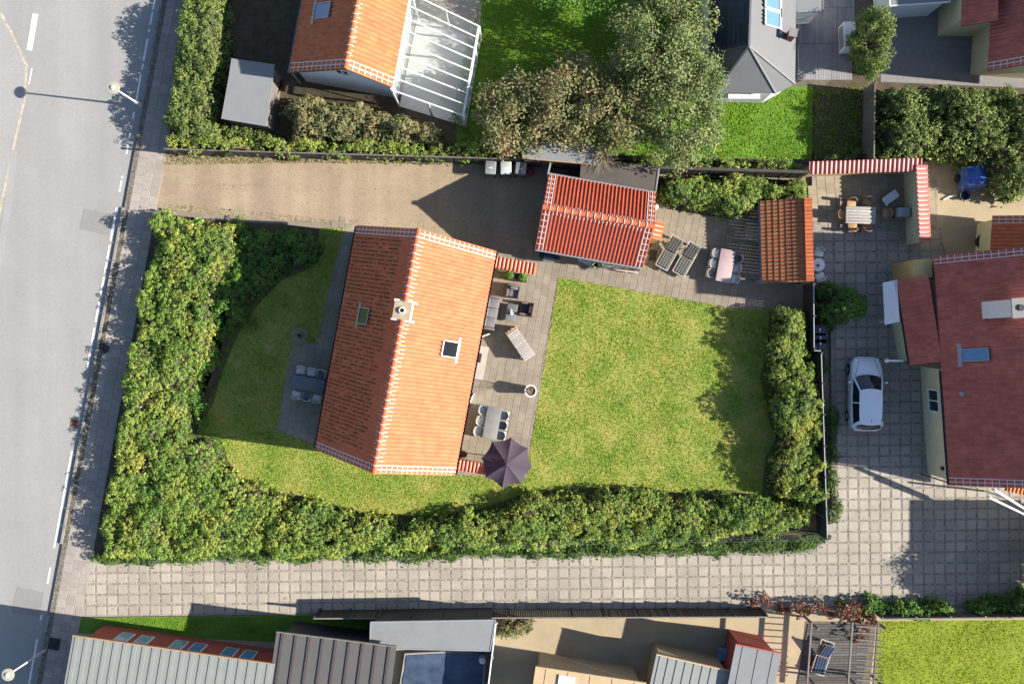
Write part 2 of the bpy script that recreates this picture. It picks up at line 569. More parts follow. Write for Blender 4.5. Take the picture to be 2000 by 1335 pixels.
# ---------------------------------------------------------------- repeat-piece helpers
TH = R(10.4)
def frame(c, th):
    U = Vector((math.cos(th), -math.sin(th), 0))
    V = Vector((math.sin(th), math.cos(th), 0))
    c = Vector((c[0], c[1], 0))
    return lambda a, b, z=0.0: c + U * a + V * b + Vector((0, 0, z))
def wloc(o):
    off = Vector((0, 0, 0))
    while o is not None:
        off += o.location
        o = o.parent
    return off
def quadmesh(name, V, F, mat, smooth=False):
    me = bpy.data.meshes.new(name)
    me.from_pydata([tuple(v) for v in V], [], [tuple(f) for f in F])
    me.materials.append(MAT[mat])
    if smooth:
        for p in me.polygons:
            p.use_smooth = True
        me.set_sharp_from_angle(angle=R(45))
    return me
def pieces(name, V, F, mat, mats, parent, limit, restname, smooth=False):
    """mats: list of 4x4 world Matrices; the first `limit` become objects sharing one mesh, the rest one joined part"""
    me = quadmesh(name, V, F, mat, smooth)
    off = wloc(parent)
    T = Matrix.Translation(-off)
    for m in mats[:limit]:
        o = bpy.data.objects.new(name, me)
        COL.objects.link(o)
        o.parent = parent
        o.matrix_local = T @ m
    rest = mats[limit:]
    if rest:
        A = np.array([[list(r) for r in (T @ m)] for m in rest])
        B = np.array(V, dtype=float)
        W = np.einsum('nij,kj->nki', A[:, :3, :3], B) + A[:, None, :3, 3]
        Fq = np.array(F)
        FF = (np.arange(len(rest))[:, None, None] * len(B) + Fq[None]).reshape(-1, Fq.shape[1])
        o = npmesh(restname, W.reshape(-1, 3), FF, mat, parent, smooth)
        if smooth:
            o.data.set_sharp_from_angle(angle=R(45))
        stuff(o)
def slab_geo(a, b, t, bev=.012):
    V = []
    for z, i in ((-t, 0), (-bev, 0), (0, bev)):
        for sx, sy in ((-1, -1), (1, -1), (1, 1), (-1, 1)):
            V.append((sx * (a / 2 - i), sy * (b / 2 - i), z))
    F = [(8, 9, 10, 11)]
    for l in (0, 4):
        F += [(l + k, l + (k + 1) % 4, l + 4 + (k + 1) % 4, l + 4 + k) for k in range(4)]
    return V, F
def pave(name, poly, c, th, du, dv, gap, ztop, mat, bed, piece, limit=300, stagger=0.0, skip=None, bedz=None, grow=0.0):
    s = struct(MB().sheet(poly, ztop - .012 if bedz is None else bedz).build(name, bed))
    W = frame(c, th)
    U = Vector((math.cos(th), -math.sin(th), 0))
    V = Vector((math.sin(th), math.cos(th), 0))
    xs = np.array([p[0] for p in poly])
    ys = np.array([p[1] for p in poly])
    n = int(max(np.ptp(xs), np.ptp(ys)) / min(du, dv)) + 60
    I, J = np.meshgrid(np.arange(-n, n), np.arange(-n, n))
    I, J = I.ravel(), J.ravel()
    a = (I + .5) * du
    b = (J + .5 + stagger * (I % 2)) * dv
    x = c[0] + a * U.x + b * V.x
    y = c[1] + a * U.y + b * V.y
    m = inpoly(x, y, poly)
    if grow:
        m |= edgedist(x, y, poly) < grow
    for q in (skip or []):
        m &= ~inpoly(x, y, q)
    x, y = x[m], y[m]
    d = (x ** 2 + y ** 2)
    o = np.argsort(d)
    x, y = x[o], y[o]
    rot = Matrix.Rotation(-th, 4, 'Z')
    ms = []
    for i in range(len(x)):
        ms.append(Matrix.Translation((x[i], y[i], ztop + random.uniform(-.003, .004))) @ rot @ Matrix.Rotation(random.uniform(-.012, .012), 4, 'Z'))
    Vs, Fs = slab_geo(du - gap, dv - gap, .05)
    pieces(piece, Vs, Fs, mat, ms, s, limit, piece + '_field')
    return s, x, y

def tile_geo(wd, ln, roll=.055, lift=.022):
    xs = [0, .22, .45, .58, .70, .82, 1.0]
    zs = [.012, 0, .006, .6 * roll, roll, .7 * roll, .012]
    V = []
    for y, dz in ((0, -.018), (0, lift), (ln * 1.08, .004)):
        for x, z in zip(xs, zs):
            V.append((x * wd, y, z + dz))
    n = len(xs)
    F = []
    for r in range(2):
        F += [(r * n + k, r * n + k + 1, (r + 1) * n + k + 1, (r + 1) * n + k) for k in range(n - 1)]
    return V, F
def slope_mats(O, E, T, wd, ln):
    """O eave corner, E other eave corner, T ridge corner above O -> matrices of the tiles, ordered ridge first"""
    O, E, T = Vector(O), Vector(E), Vector(T)
    U = (E - O).normalized()
    Vv = (T - O)
    Vv = (Vv - U * Vv.dot(U)).normalized()
    if U.cross(Vv).z < 0:
        sh = E - O
        O, E, T = E, O, T + sh
        U = -U
    N = U.cross(Vv)
    lu = (E - O).length
    lv = (T - O).dot(Vv)
    nc, nr = max(1, round(lu / wd)), max(1, round(lv / ln))
    wd, ln = lu / nc, lv / nr
    out = []
    for j in range(nr - 1, -1, -1):
        for i in range(nc):
            p = O + U * wd * i + Vv * ln * j + N * (.02 + random.uniform(0, .004))
            out.append(Matrix(((U.x, Vv.x, N.x, p.x), (U.y, Vv.y, N.y, p.y), (U.z, Vv.z, N.z, p.z), (0, 0, 0, 1))))
    return out, wd, ln, (O, U, Vv, N, lu, lv, nc, nr)
def ridge_geo(r, ln, n=7):
    V = []
    for y, k in ((0, 1.08), (ln * 1.06, .95)):
        for i in range(n):
            a = math.pi * i / (n - 1)
            V.append((-math.cos(a) * r * k, y, math.sin(a) * r * .75 * k - .02))
    F = [(i + 1, i, n + i, n + i + 1) for i in range(n - 1)]
    return V, F
def ridge_tiles(roof, p0, p1, r, ln, mat):
    a, b = Vector(p0), Vector(p1)
    n = max(1, round((b - a).length / ln))
    d = (b - a).normalized()
    sd = d.cross(Vector((0, 0, 1))).normalized()
    up = sd.cross(d)
    l = (b - a).length / n
    ms = []
    for i in range(n):
        p = a + d * l * i
        ms.append(Matrix(((sd.x, d.x, up.x, p.x), (sd.y, d.y, up.y, p.y), (sd.z, d.z, up.z, p.z), (0, 0, 0, 1))))
    V, F = ridge_geo(r, l)
    pieces('ridge_tile', V, F, mat, ms, roof, 300, 'ridge_tile_row', True)
    return a, d, l, n

def gable_building(name, label, cat, c, th, uL, uR, v0, v1, zL, zR, zr, ur=0.0, wall='wall_yellow', tile='tile', ridge='tile_ridge', ind=300,
                   over=.28, gover=.12, mortar=True, rmort=(.3, .3), tw=.205, tl=.34, group=None):
    W = frame(c, th)
    root = thing(name, label, cat, (c[0], c[1], 0), 0, group)
    # walls: pentagonal prism
    def zroof(u):
        return zr + (u - ur) * (zL - zr) / (uL - ur) if u < ur else zr + (u - ur) * (zR - zr) / (uR - ur)
    a, b = uL + over, uR - over
    pr = [(a, -.1), (b, -.1), (b, zroof(b) - .14), (ur, zr - .16), (a, zroof(a) - .14)]
    m = MB()
    vs = [W(u, v0 + gover, z) for u, z in pr] + [W(u, v1 - gover, z) for u, z in pr]
    m.add(vs, [(0, 1, 2, 3, 4), (9, 8, 7, 6, 5)] + [((i + 1) % 5, i, 5 + i, 5 + (i + 1) % 5) for i in range(5)])
    m.build('wall', wall, root, True)
    m = MB()
    m.plate([W(uL, v0, zL), W(uL, v1, zL), W(ur, v1, zr), W(ur, v0, zr)], .09)
    m.plate([W(uR, v0, zR), W(uR, v1, zR), W(ur, v1, zr - .001), W(ur, v0, zr - .001)], .09)
    roof = m.build('roof', 'deck_under', root, True)
    Lm, wd, ln, LI = slope_mats(W(uL, v0, zL), W(uL, v1, zL), W(ur, v0, zr), tw, tl)
    Rm, wd2, ln2, RI = slope_mats(W(uR, v0, zR), W(uR, v1, zR), W(ur, v0, zr), tw, tl)
    V, F = tile_geo(wd, ln)
    half = ind // 2
    allm = Rm[:half] + Lm[:ind - half] + Rm[half:] + Lm[ind - half:]
    pieces('roof_tile', V, F, tile, allm, roof, ind, 'roof_tile_field', True)
    a_, d_, l_, n_ = ridge_tiles(roof, W(ur, v0, zr + .05), W(ur, v1, zr + .05), .13, .40, ridge)
    if mortar:
        m = MB()
        for (O, U, Vv, N, lu, lv, nc, nr), L in ((LI, rmort[0]), (RI, rmort[1])):
            w_, r_ = lu / nc, lv / nr
            for i in range(1, nc):
                e = L * random.uniform(.75, 1.15)
                p = O + U * w_ * (i + .0) + N * .055
                m.beam(p + Vv * (lv - e), p + Vv * (lv - .06), .024, .03, N)
            for side in (0, 1):
                for k in (1, 2):
                    q = O + U * (w_ * k if side == 0 else lu - w_ * k) + N * .062
                    m.beam(q, q + Vv * lv, .032, .03, N)
                    for j in range(1, nr):
                        s0 = U * (w_ * (k - 1) if side == 0 else lu - w_ * k) + U * .03
                        m.beam(O + s0 + Vv * r_ * j + N * .062, O + s0 + U * (w_ - .05) + Vv * r_ * j + N * .062, .03, .05, N)
        stuff(m.build('tile_mortar', 'mortar', roof, True))
        m = MB()
        sd = d_.cross(Vector((0, 0, 1))).normalized()
        for i in range(1, n_):
            p = a_ + d_ * l_ * i
            pts = [p + sd * (-math.cos(t) * .155) + Vector((0, 0, math.sin(t) * .12 - .01)) for t in [math.pi * k / 6 for k in range(7)]]
            for q, q2 in zip(pts[:-1], pts[1:]):
                m.beam(q, q2, .03, .02)
        stuff(m.build('ridge_mortar', 'mortar', roof, True))
    return root, roof, W, LI, RI
def gutter(root, p0, p1, mat='gutter', r=.07, down=True, zg=0.0):
    d = (Vector(p1) - Vector(p0)).normalized()
    sd = d.cross(Vector((0, 0, 1)))
    m = MB()
    n = 7
    v = []
    for q in (Vector(p0), Vector(p1)):
        for i in range(n):
            a = math.pi * i / (n - 1)
            v.append(q + sd * math.cos(a) * r - Vector((0, 0, math.sin(a) * r)))
    m.add(v, [(i, i + 1, n + i + 1, n + i) for i in range(n - 1)])
    g = m.build('gutter', mat, root, True)
    if down:
        m = MB()
        q = Vector(p0) + d * .15
        m.tube([q - Vector((0, 0, r)), q - Vector((0, 0, .4)), (q.x, q.y, zg)], .04, 8)
        m.build('downpipe', mat, root, True)
    return g
def windowpart(root, W, u, v, z, along, wd, ht, frame_mat='white_paint', name='window', depth=.06):
    """wall opening filler: along = 'v' (wall runs along v at fixed u) or 'u'; depth pushes the frame out of the wall"""
    m = MB()
    def q(t, zz, o):
        return W(u + o, v + t, zz) if along == 'v' else W(u + t, v + o, zz)
    h = wd / 2
    for t in (-h, h):
        m.beam(q(t, z, depth * .5), q(t, z + ht, depth * .5), .08, abs(depth) + .04)
    for zz in (z, z + ht):
        m.beam(q(-h, zz, depth * .5), q(h, zz, depth * .5), abs(depth) + .04, .08)
    m.beam(q(0, z, depth * .5), q(0, z + ht, depth * .5), .05, abs(depth))
    f = m.build(name, frame_mat, root, True)
    MB().add([q(-h, z, depth * .35), q(h, z, depth * .35), q(h, z + ht, depth * .35), q(-h, z + ht, depth * .35)], [(0, 1, 2, 3)]).build('pane', 'glass_dark', f, True)
    return f

# ---------------------------------------------------------------- ground, road, pavement
struct(MB().sheet([(-150, -150), (150, -150), (150, 150), (-150, 150)], -.16).build('ground', 'ground'))
def Wx(y):
    return 301.0 - .184 * y
def along(dx, y, z=0.0):
    return G(Wx(y) + dx, y, z)
struct(MB().sheet([G(-900, -400), along(11, -400), along(11, 1750), G(-900, 1750)], -.10).build('road', 'asphalt'))
struct(MB().sheet(GP([(-900, -400), (-20, -400), (-12, 0), (52, 130), (48, 190), (25, 290), (-2, 425), (-60, 700), (-160, 1750), (-900, 1750)]), -.096).build('side_road', 'asphalt_old'))
m = MB()
ln = GP([(-14, 0), (20, 62), (50, 127), (47, 190), (24, 290), (-4, 425), (-60, 700)])
for a, b in zip(ln[:-1], ln[1:]):
    d = Vector((b[0] - a[0], b[1] - a[1])).normalized() * .075
    m.add([(a[0] - d.y, a[1] + d.x, -.092), (a[0] + d.y, a[1] - d.x, -.092), (b[0] + d.y, b[1] - d.x, -.092), (b[0] - d.y, b[1] + d.x, -.092)], [(0, 1, 2, 3)])
struct(m.build('road_seam', 'seam'))
struct(MB().sheet(GP([(162, 407), (222, 418), (210, 460), (154, 446)]), -.092).build('road_patch', 'asphalt_patch'))
struct(MB().sheet(GP([(32, 1146), (84, 1157), (76, 1205), (20, 1196)]), -.092).build('road_patch', 'asphalt_patch'))
struct(MB().sheet(GP([(22, 292), (33, 293), (24, 380), (-4, 560), (-14, 560), (2, 420)]), -.090).build('road_patch', 'asphalt_old'))
# painted lines
m = MB()
m.sheet(GP([(62, 26), (73, 27), (61, 98), (50, 97)]), -.088)
m.sheet(GP([(59.5, 133), (62, 133), (56, 164), (53.5, 164)]), -.088)
segs = [(-60, 18), (22, 48), (56, 62), (75, 118), (124, 135), (145, 202), (218, 232), (245, 251), (260, 270), (278, 300), (343, 347), (352, 365), (367, 374), (405, 470), (478, 505), (512, 535), (540, 575), (588, 628), (640, 720), (880, 1070), (1108, 1140), (1201, 1211), (1248, 1420)]
for a, b in segs:
    m.sheet([along(-2, a), along(1.6, a), along(1.6, b), along(-2, b)], -.088)
struct(m.build('road_marking', 'road_paint'))

# verge strip between kerb and slabs, then the slabs
GAPS = [(283, 412), (1078, 1212)]
def ingap(y):
    return any(a < y < b for a, b in GAPS)
kb = struct(MB().sheet([along(11, -90), along(15, -90), along(15, 1430), along(11, 1430)], -.10).build('kerb', 'joint'))
me_k = quadmesh('kerb_stone', *slab_geo(.16, .98, .3, .015), 'kerb')
y = -80.0
while y < 1420:
    yy = y + 17.5
    p = along(14, yy)
    o = bpy.data.objects.new('kerb_stone', me_k)
    COL.objects.link(o)
    o.parent = kb
    o.location = (p[0], p[1], -.055 if ingap(yy) else random.uniform(.028, .04))
    o.rotation_euler = (0, 0, -TH + random.uniform(-.006, .006))
    y += 34.6
m = MB().prism([along(16, -90), along(26, -90), along(26, 1430), along(16, 1430)], -.16, .012)
vs = struct(m.build('verge', 'joint'))
struct(MB().prism([along(11.5, 283), along(16, 283), along(16, 412), along(11.5, 412)], -.15, -.06).build('verge', 'joint'))
# cobbles on the verge
N = 2600
V, F = slab_geo(.105, .105, .06, .02)
cm = []
for r in range(3):
    y = -80
    while y < 1420:
        y += 3.9
        p = along(18 + r * 3.6 + random.uniform(-.3, .3), y + r * 1.9)
        if 430 < y < 1060 and random.random() < .75:
            continue
        cm.append(Matrix.Translation((p[0], p[1], .016 + random.uniform(-.006, .008) - (.0 if not ingap(y) else .0))) @ Matrix.Rotation(-TH + random.uniform(-.1, .1), 4, 'Z'))
pieces('cobble', V, F, 'cobble', cm, vs, 0, 'cobble_field')
wp = [along(26, -90), along(79, -90), along(79, 1430), along(26, 1430)]
struct(MB().prism([(p[0], p[1]) for p in wp], -.16, -.002).build('pavement_base', 'joint'))
pave('pavement', wp, along(26, 667.5), TH, .50, .50, .012, .014, 'slab_walk', 'joint_pale', 'pavement_slab', 300, .5, None, .003)
# drain, manholes
t = thing('drain_grate', 'rusty square drain grate in the road beside the kerb', 'drain', (*G(144, 827), -.098), -TH)
m = MB()
for s in (-1, 1):
    m.box(s * .19, 0, .01, .05, .42, .02)
    m.box(0, s * .19, .0095, .33, .05, .019)
m.build('frame', 'rust', t)
m = MB()
for k in range(-3, 4):
    m.box(k * .045, 0, .006, .02, .32, .012)
m.build('bar_grille', 'rust', t)
MB().box(0, 0, .002, .34, .34, .003).build('drain_hole', 'black', t)
t = thing('manhole_cover', 'round dark manhole cover in the pavement beside the rose hedge', 'manhole cover', (*G(203, 679), .014), -TH)
MB().cyl(0, 0, .0, .012, .34, n=28).build('rim', 'cobble', t)
m = MB().cyl(0, 0, .012, .02, .29, n=28)
for k in range(5):
    m.box(0, -.2 + .1 * k, .022, .4 if abs(k - 2) < 2 else .25, .03, .008)
m.build('lid', 'dark_metal', t)
t = thing('manhole_cover', 'square dark cover among cobbles beside the red building', 'manhole cover', (*G(106, 1256), .014), -TH)
MB().box(0, 0, .006, .72, .72, .012).build('rim', 'cobble', t)
m = MB().box(0, 0, .016, .62, .62, .012)
for k in range(6):
    m.box(0, -.25 + .1 * k, .024, .56, .03, .006)
m.build('lid', 'dark_metal', t)

def lamp_post(px, py, h, label):
    b = G(px, py)
    t = thing('street_lamp', label, 'street lamp', (b[0], b[1], 0), 0, 'street lamps along the pavement')
    MB().lathe([(.085, 0), (.085, .95), (.055, 1.05), (.045, h - .25), (.035, h - .12)], 0, 0, 12).build('pole', 'white_plastic' if h else '', t, smooth=True)
    MB().lathe([(.03, h - .16), (.16, h - .14), (.20, h - .05), (.10, h + .02), (.05, h + .03)], 0, 0, 20).build('lantern', 'lens', t, smooth=True)
    MB().lathe([(.06, h + .02), (.32, h - .01), (.33, h - .035), (.30, h - .045), (.1, h - .02)], 0, 0, 28).build('shade', 'lens', t, smooth=True)
    MB().lathe([(.13, h + .012), (.13, h + .05), (.09, h + .08), (.02, h + .085)], 0, 0, 20).build('cap', 'white_plastic', t, smooth=True)
    return t
lamp_post(277, 207, 3.75, 'pale street lamp with round flat shade beside the tall conifer hedge')
lamp_post(88, 1269, 3.85, 'pale street lamp with round flat shade in front of the red building')

# plot ground sheets
LAWN = GP([(300, 405), (680, 440), (1060, 490), (1290, 400), (1610, 400), (1610, 1068), (170, 1092)])
struct(MB().prism(LAWN, -.15, 0.0).build('garden_soil', 'soil'))
GRAV = GP([(303, 288), (1120, 300), (1062, 500), (960, 492), (700, 462), (640, 448), (300, 412)])
struct(MB().prism(GRAV, -.15, .006).build('gravel_drive', 'gravel'))
struct(MB().sheet(GP([(308, 407), (480, 424), (668, 437), (672, 448), (480, 436), (306, 418)]), .012).build('path', 'slab_terrace'))
DRIVE = GP([(166, 1092), (1580, 1072), (1612, 1058), (1625, 1000), (1622, 560), (1588, 545), (1588, 440), (1830, 440), (1860, 540), (2080, 560), (2080, 1190), (1500, 1183), (860, 1196), (150, 1204)])
# ---- terrace slabs
fr = frame
HC = (-5.64, -.445)
TERR = GP([(905, 500), (1052, 498), (1052, 478), (1290, 520), (1282, 370), (1500, 400), (1592, 540), (1588, 606), (1426, 600), (1090, 539), (1046, 800), (1031, 885), (1027, 930), (850, 925)])
pave('terrace', TERR, G(1090, 539), TH, .40, .60, .010, .026, 'slab_terrace', 'joint_pale', 'paving_slab', 300, .5, None, .012, .33)
LPAT = GP([(660, 440), (700, 455), (660, 880), (620, 868), (542, 838), (560, 740), (572, 668), (625, 672), (640, 580)])
pave('side_terrace', LPAT, G(545, 838), TH, .40, .60, .014, .026, 'slab_terrace', 'joint_pale', 'paving_slab', 300, .5, None, .012, .33)
# ---- shared driveway: slabs in a cobble grid
TD = R(-.7)
s, sx, sy = pave('driveway', DRIVE, G(880, 1131), TD, .60, .60, .10, .018, 'slab_drive', 'joint_pale', 'paving_slab', 300, 0, None, .002)
cm = []
ct, st = math.cos(TD), math.sin(TD)
U = Vector((ct, -st, 0)); V_ = Vector((st, ct, 0))
for x, y in zip(sx, sy):
    for k in range(6):
        j = (lambda: random.uniform(-.008, .008))
        p = Vector((x, y, 0)) + U * (.30 + j()) + V_ * (-.25 + .1 * k + j())
        q = Vector((x, y, 0)) + V_ * (.30 + j()) + U * (-.25 + .1 * k + j())
        for c in (p, q):
            cm.append(Matrix.Translation((c.x, c.y, .012 + random.uniform(-.006, .004))) @ Matrix.Rotation(-TD + random.uniform(-.12, .12), 4, 'Z'))
pieces('cobble', *slab_geo(.088, .088, .03, .015), 'cobble_pale', cm, s, 0, 'cobble_field')
# neighbours' grounds
struct(MB().prism(GP([(318, -300), (1600, -300), (1585, 318), (310, 300)]), -.15, .0).build('north_garden', 'soil'))
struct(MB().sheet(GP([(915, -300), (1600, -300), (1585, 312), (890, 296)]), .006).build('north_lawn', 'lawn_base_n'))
struct(MB().prism(GP([(1599, -300), (2500, -300), (2500, 315), (1589, 318)]), -.15, -.004).build('northeast_yard', 'soil'))
COURT = GP([(1585, 315), (1830, 315), (1830, 440), (1588, 440)])
pave('courtyard', COURT, G(1600, 440), R(-4), .50, .50, .014, .02, 'slab_court', 'joint_pale', 'paving_slab', 300, .5, None, .006)
struct(MB().sheet(GP([(1830, 315), (2300, 315), (2300, 560), (1862, 540), (1830, 440)]), .004).build('east_yard', 'yard_gravel'))
struct(MB().prism(GP([(120, 1206), (860, 1197), (1500, 1184), (2300, 1192), (2300, 1600), (40, 1600)]), -.15, -.004).build('south_yard', 'yard_gravel'))
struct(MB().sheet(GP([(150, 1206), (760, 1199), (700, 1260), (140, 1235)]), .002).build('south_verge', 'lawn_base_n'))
struct(MB().sheet(GP([(1716, 1212), (2300, 1206), (2300, 1600), (1690, 1600)]), .003).build('south_lawn', 'lawn_base_s'))

# ---------------------------------------------------------------- main house
def onplane(px, py, I):
    O, U, Vv, N = I[:4]
    d = Vector(((px - 1000.0) / FPX, -(py - 667.5) / FPX, -1.0))
    c = Vector((0, 0, CAM_H))
    t = (O - c).dot(N) / d.dot(N)
    return c + d * t
root, roof, W, LI, RI = gable_building('house', 'long brick house with mossy orange pantile roof and white mortared gables', 'house',
    HC, R(10.5), -3.73, 3.73, -6.05, 6.05, 2.5, 2.5, 6.6, 0.0, 'wall_yellow', 'tile', 'tile_ridge', 300, rmort=(.30, .42))
gutter(root, W(-3.80, -6.0, 2.50), W(-3.80, 6.0, 2.50))
gutter(root, W(3.80, 6.0, 2.50), W(3.80, -6.0, 2.50))
# moss lying in the tile valleys of the shaded slope
O, U, Vv, N, lu, lv, nc, nr = LI
mm = MB()
wd = lu / nc
for i in range(3, nc - 3):
    j = .25
    dens = random.uniform(.6, 1.0)
    while j < lv - 1.25:
        if random.random() < dens:
            l = random.uniform(.16, .46)
            p = O + U * (wd * (i + .24 + random.uniform(-.05, .05))) + Vv * j + N * .04
            wv = random.uniform(.022, .05)
            hgt = random.uniform(.012, .03)
            a, b = p - Vv * l / 2, p + Vv * l / 2
            mm.add([a - U * wv * .3, a + U * wv * .3, p + U * wv + Vv * .02, b + U * wv * .3, b - U * wv * .3, p - U * wv, p + N * hgt + N * .02],
                   [(0, 1, 6), (1, 2, 6), (2, 3, 6), (3, 4, 6), (4, 5, 6), (5, 0, 6)])
        j += random.uniform(.14, .34)
stuff(mm.build('moss', 'moss', roof, True))
def skylight(px, py, I, pane, wid, hei, fl):
    O, U, Vv, N = I[:4]
    p = onplane(px, py, I)
    m = MB()
    for s in (-1, 1):
        m.beam(p + U * s * wid / 2 - Vv * hei / 2 + N * .08, p + U * s * wid / 2 + Vv * hei / 2 + N * .08, .05, .12, N)
        m.beam(p - U * wid / 2 + Vv * s * hei / 2 + N * .083, p + U * wid / 2 + Vv * s * hei / 2 + N * .083, .05, .12, N)
    f = m.build('skylight', fl, root, True)
    MB().add([p - U * wid / 2 - Vv * hei / 2 + N * .10, p + U * wid / 2 - Vv * hei / 2 + N * .10, p + U * wid / 2 + Vv * hei / 2 + N * .10, p - U * wid / 2 + Vv * hei / 2 + N * .10], [(0, 1, 2, 3)]).build('pane', pane, f, True)
    m = MB()
    q = p - Vv * (hei / 2 + .10) + N * .075
    m.beam(q - U * (wid / 2 + .28), q + U * (wid / 2 + .28), .20, .012, N)
    m.build('flashing', 'zinc', f, True)
    m = MB()
    for k in range(4):
        q = p + Vv * (hei / 2 + .07) + U * (-wid / 2 + wid * (k + .5) / 4) + N * .10
        m.beam(q - U * .05, q + U * .05, .08, .07, N)
    m.build('head_flashing', 'gutter', f, True)
skylight(713, 617, LI, 'glass_moss', .82, .86, 'zinc')
skylight(876, 681, RI, 'glass_dark', .80, 1.05, 'white_paint')
cp = P(786, 606, 7.35)
m = MB()
m.box(cp[0], cp[1], 6.55, .74, .78, 1.6, -TH)
ch = m.build('chimney', 'mortar', root, True)
MB().box(cp[0], cp[1], 7.39, .84, .88, .09, -TH).build('cap', 'chim_cap', ch, True)
MB().lathe([(.16, 7.43), (.15, 7.55), (.11, 7.55), (.10, 7.45)], cp[0], cp[1], 18).build('flue', 'mortar', ch, True, smooth=True)
MB().cyl(cp[0], cp[1], 7.50, 7.53, .108, n=18).build('flue_opening', 'black', ch, True)
m = MB()
for s in (-1, 1):
    a = Vector((cp[0], cp[1], 0)) + Vector((math.sin(TH), math.cos(TH), 0)) * s * .46
    m.box(a.x, a.y, 6.55, 1.15, .12, .10, -TH)
m.build('flashing', 'mortar', ch, True)
vp = onplane(752, 578, LI)
MB().lathe([(.10, vp.z - .05), (.10, vp.z + .14), (.07, vp.z + .18), (.01, vp.z + .19)], vp.x, vp.y, 14).build('roof_vent', 'tile_ridge', root, True, smooth=True)
for v in (-4.4, -2.0, .3, 4.3):
    windowpart(root, W, -3.45, v, .9, 'v', 1.2, 1.2, depth=-.05)
for v in (-4.6, 1.0, 3.6):
    windowpart(root, W, 3.45, v, .9, 'v', 1.2, 1.2, depth=.05)
windowpart(root, W, 3.45, -1.0, .1, 'v', 1.5, 2.1, depth=.05, name='terrace_door')
windowpart(root, W, 0, -5.93, 3.6, 'u', 1.0, 1.2, depth=-.05)
windowpart(root, W, 0, 5.93, 3.6, 'u', 1.0, 1.2, depth=.05)
def doorleaf(px, py, ang, label, wd=.8, ht=2.05):
    b = G(px, py, 1.0)
    t = thing('door_leaf', label, 'door', (b[0], b[1], .03), ang)
    m = MB()
    for s in (0, wd):
        m.box(s, 0, ht / 2, .09, .045, ht)
    for z in (.06, .8, ht - .05):
        m.box(wd / 2, 0, z, wd - .09, .043, .11)
    m.build('frame', 'white_paint', t)
    MB().box(wd / 2, 0, 1.4, wd - .09, .012, 1.1).build('pane', 'glass_sky', t)
    MB().box(wd / 2, 0, .43, wd - .09, .02, .64).build('panel', 'white_paint', t)
    MB().tube([(wd - .08, .03, 1.0), (wd - .08, .07, 1.0), (wd - .18, .07, 1.0)], .012, 6).build('handle', 'steel', t)
    return t
doorleaf(913, 797, R(66), 'white glazed door standing open towards the long dining table')
doorleaf(934, 660, R(20), 'white glazed door standing open beside the wicker sofa', .62)
b = G(940, 708)
t = thing('door_step', 'pale stone step along the house wall between the open doors', 'step', (b[0], b[1], .02), -TH)
MB().box(0, 0, .08, .52, 1.85, .16).build('tread', 'step_stone', t)
MB().box(-.12, .25, .17, .14, .52, .03).build('foot_scraper', 'dark_metal', t)

def coped_wall(name, label, p0, p1, h, th, tile, wallm, dip=.16, flip=1, wd=.56, tw=.205, group=None, tl=.6, endt=True):
    a, b = Vector((*p0, 0)), Vector((*p1, 0))
    d = (b - a).normalized()
    n = Vector((-d.y, d.x, 0)) * flip
    t = thing(name, label, 'wall', tuple((a + b) / 2), 0, group)
    q = [a + n * th / 2, b + n * th / 2, b - n * th / 2, a - n * th / 2]
    MB().prism([(p.x, p.y) for p in q], -.1, h - .06).build('masonry', wallm, t, True)
    lo, hi = Vector((0, 0, h - dip / 2)), Vector((0, 0, h + dip / 2))
    O, E, T = a - n * wd / 2 + lo, b - n * wd / 2 + lo, a + n * wd / 2 + hi
    cop = MB().plate([O, E, b + n * wd / 2 + hi, T], .05).build('coping', 'tile_ridge', t, True)
    ms, w_, l_, I = slope_mats(O, E, T, tw, tl)
    V, F = tile_geo(w_, l_, .075, .02)
    pieces('coping_tile', V, F, tile, ms, cop, 300, 'coping_tile_row', True)
    m = MB()
    for i in range(1, I[6]):
        p = I[0] + I[1] * w_ * (i + .02) + I[3] * .035
        m.beam(p, p + I[2] * I[5], .03, .03, I[3])
    stuff(m.build('mortar', 'mortar', cop, True))
    return t
coped_wall('garden_wall', 'short yellow garden wall with striped tile coping above the planter box', G(955, 510, 1.8), G(1046, 526, 1.8), 1.85, .24, 'tile_ridge', 'wall_yellow')
coped_wall('garden_wall', 'short yellow garden wall with striped tile coping beside the parasol', G(885, 905, 1.8), G(956, 917, 1.8), 1.85, .24, 'tile_ridge', 'wall_yellow')

# ---------------------------------------------------------------- tiled shed
SCN = (4.46, 6.45)
root, roof, W, LI, RI = gable_building('tiled_shed', 'small tiled shed with glossy red pantiles and bright mortared ridge', 'shed',
    SCN, R(10.0 + 90), -1.98, 1.98, -2.92, 2.92, 2.3, 2.3, 3.9, 0.0, 'wall_yellow', 'tile_pan', 'tile_ridge', 300, over=.22, gover=.1, rmort=(.30, .34), tw=.2, tl=.34)
gutter(root, W(-2.05, -2.9, 2.28), W(-2.05, 2.9, 2.28), 'zinc')
gutter(root, W(2.05, 2.9, 2.28), W(2.05, -2.9, 2.28), 'zinc')
windowpart(root, W, 1.77, .6, .9, 'v', 1.0, .9, depth=.05)
windowpart(root, W, 1.77, -1.2, .05, 'v', .95, 2.0, depth=.05, name='shed_door')
MB().beam(tuple(W(.35, -2.88, 1.5)), tuple(W(-.75, -2.88, 1.5)), .12, .8).build('meter_cabinet', 'zinc', root, True)
wl = P(1281, 404, 2.5)
MB().lathe([(.02, 2.44), (.13, 2.46), (.15, 2.5), (.09, 2.54), (.02, 2.55)], wl[0], wl[1], 18).build('wall_lamp', 'white_plastic', root, True, smooth=True)
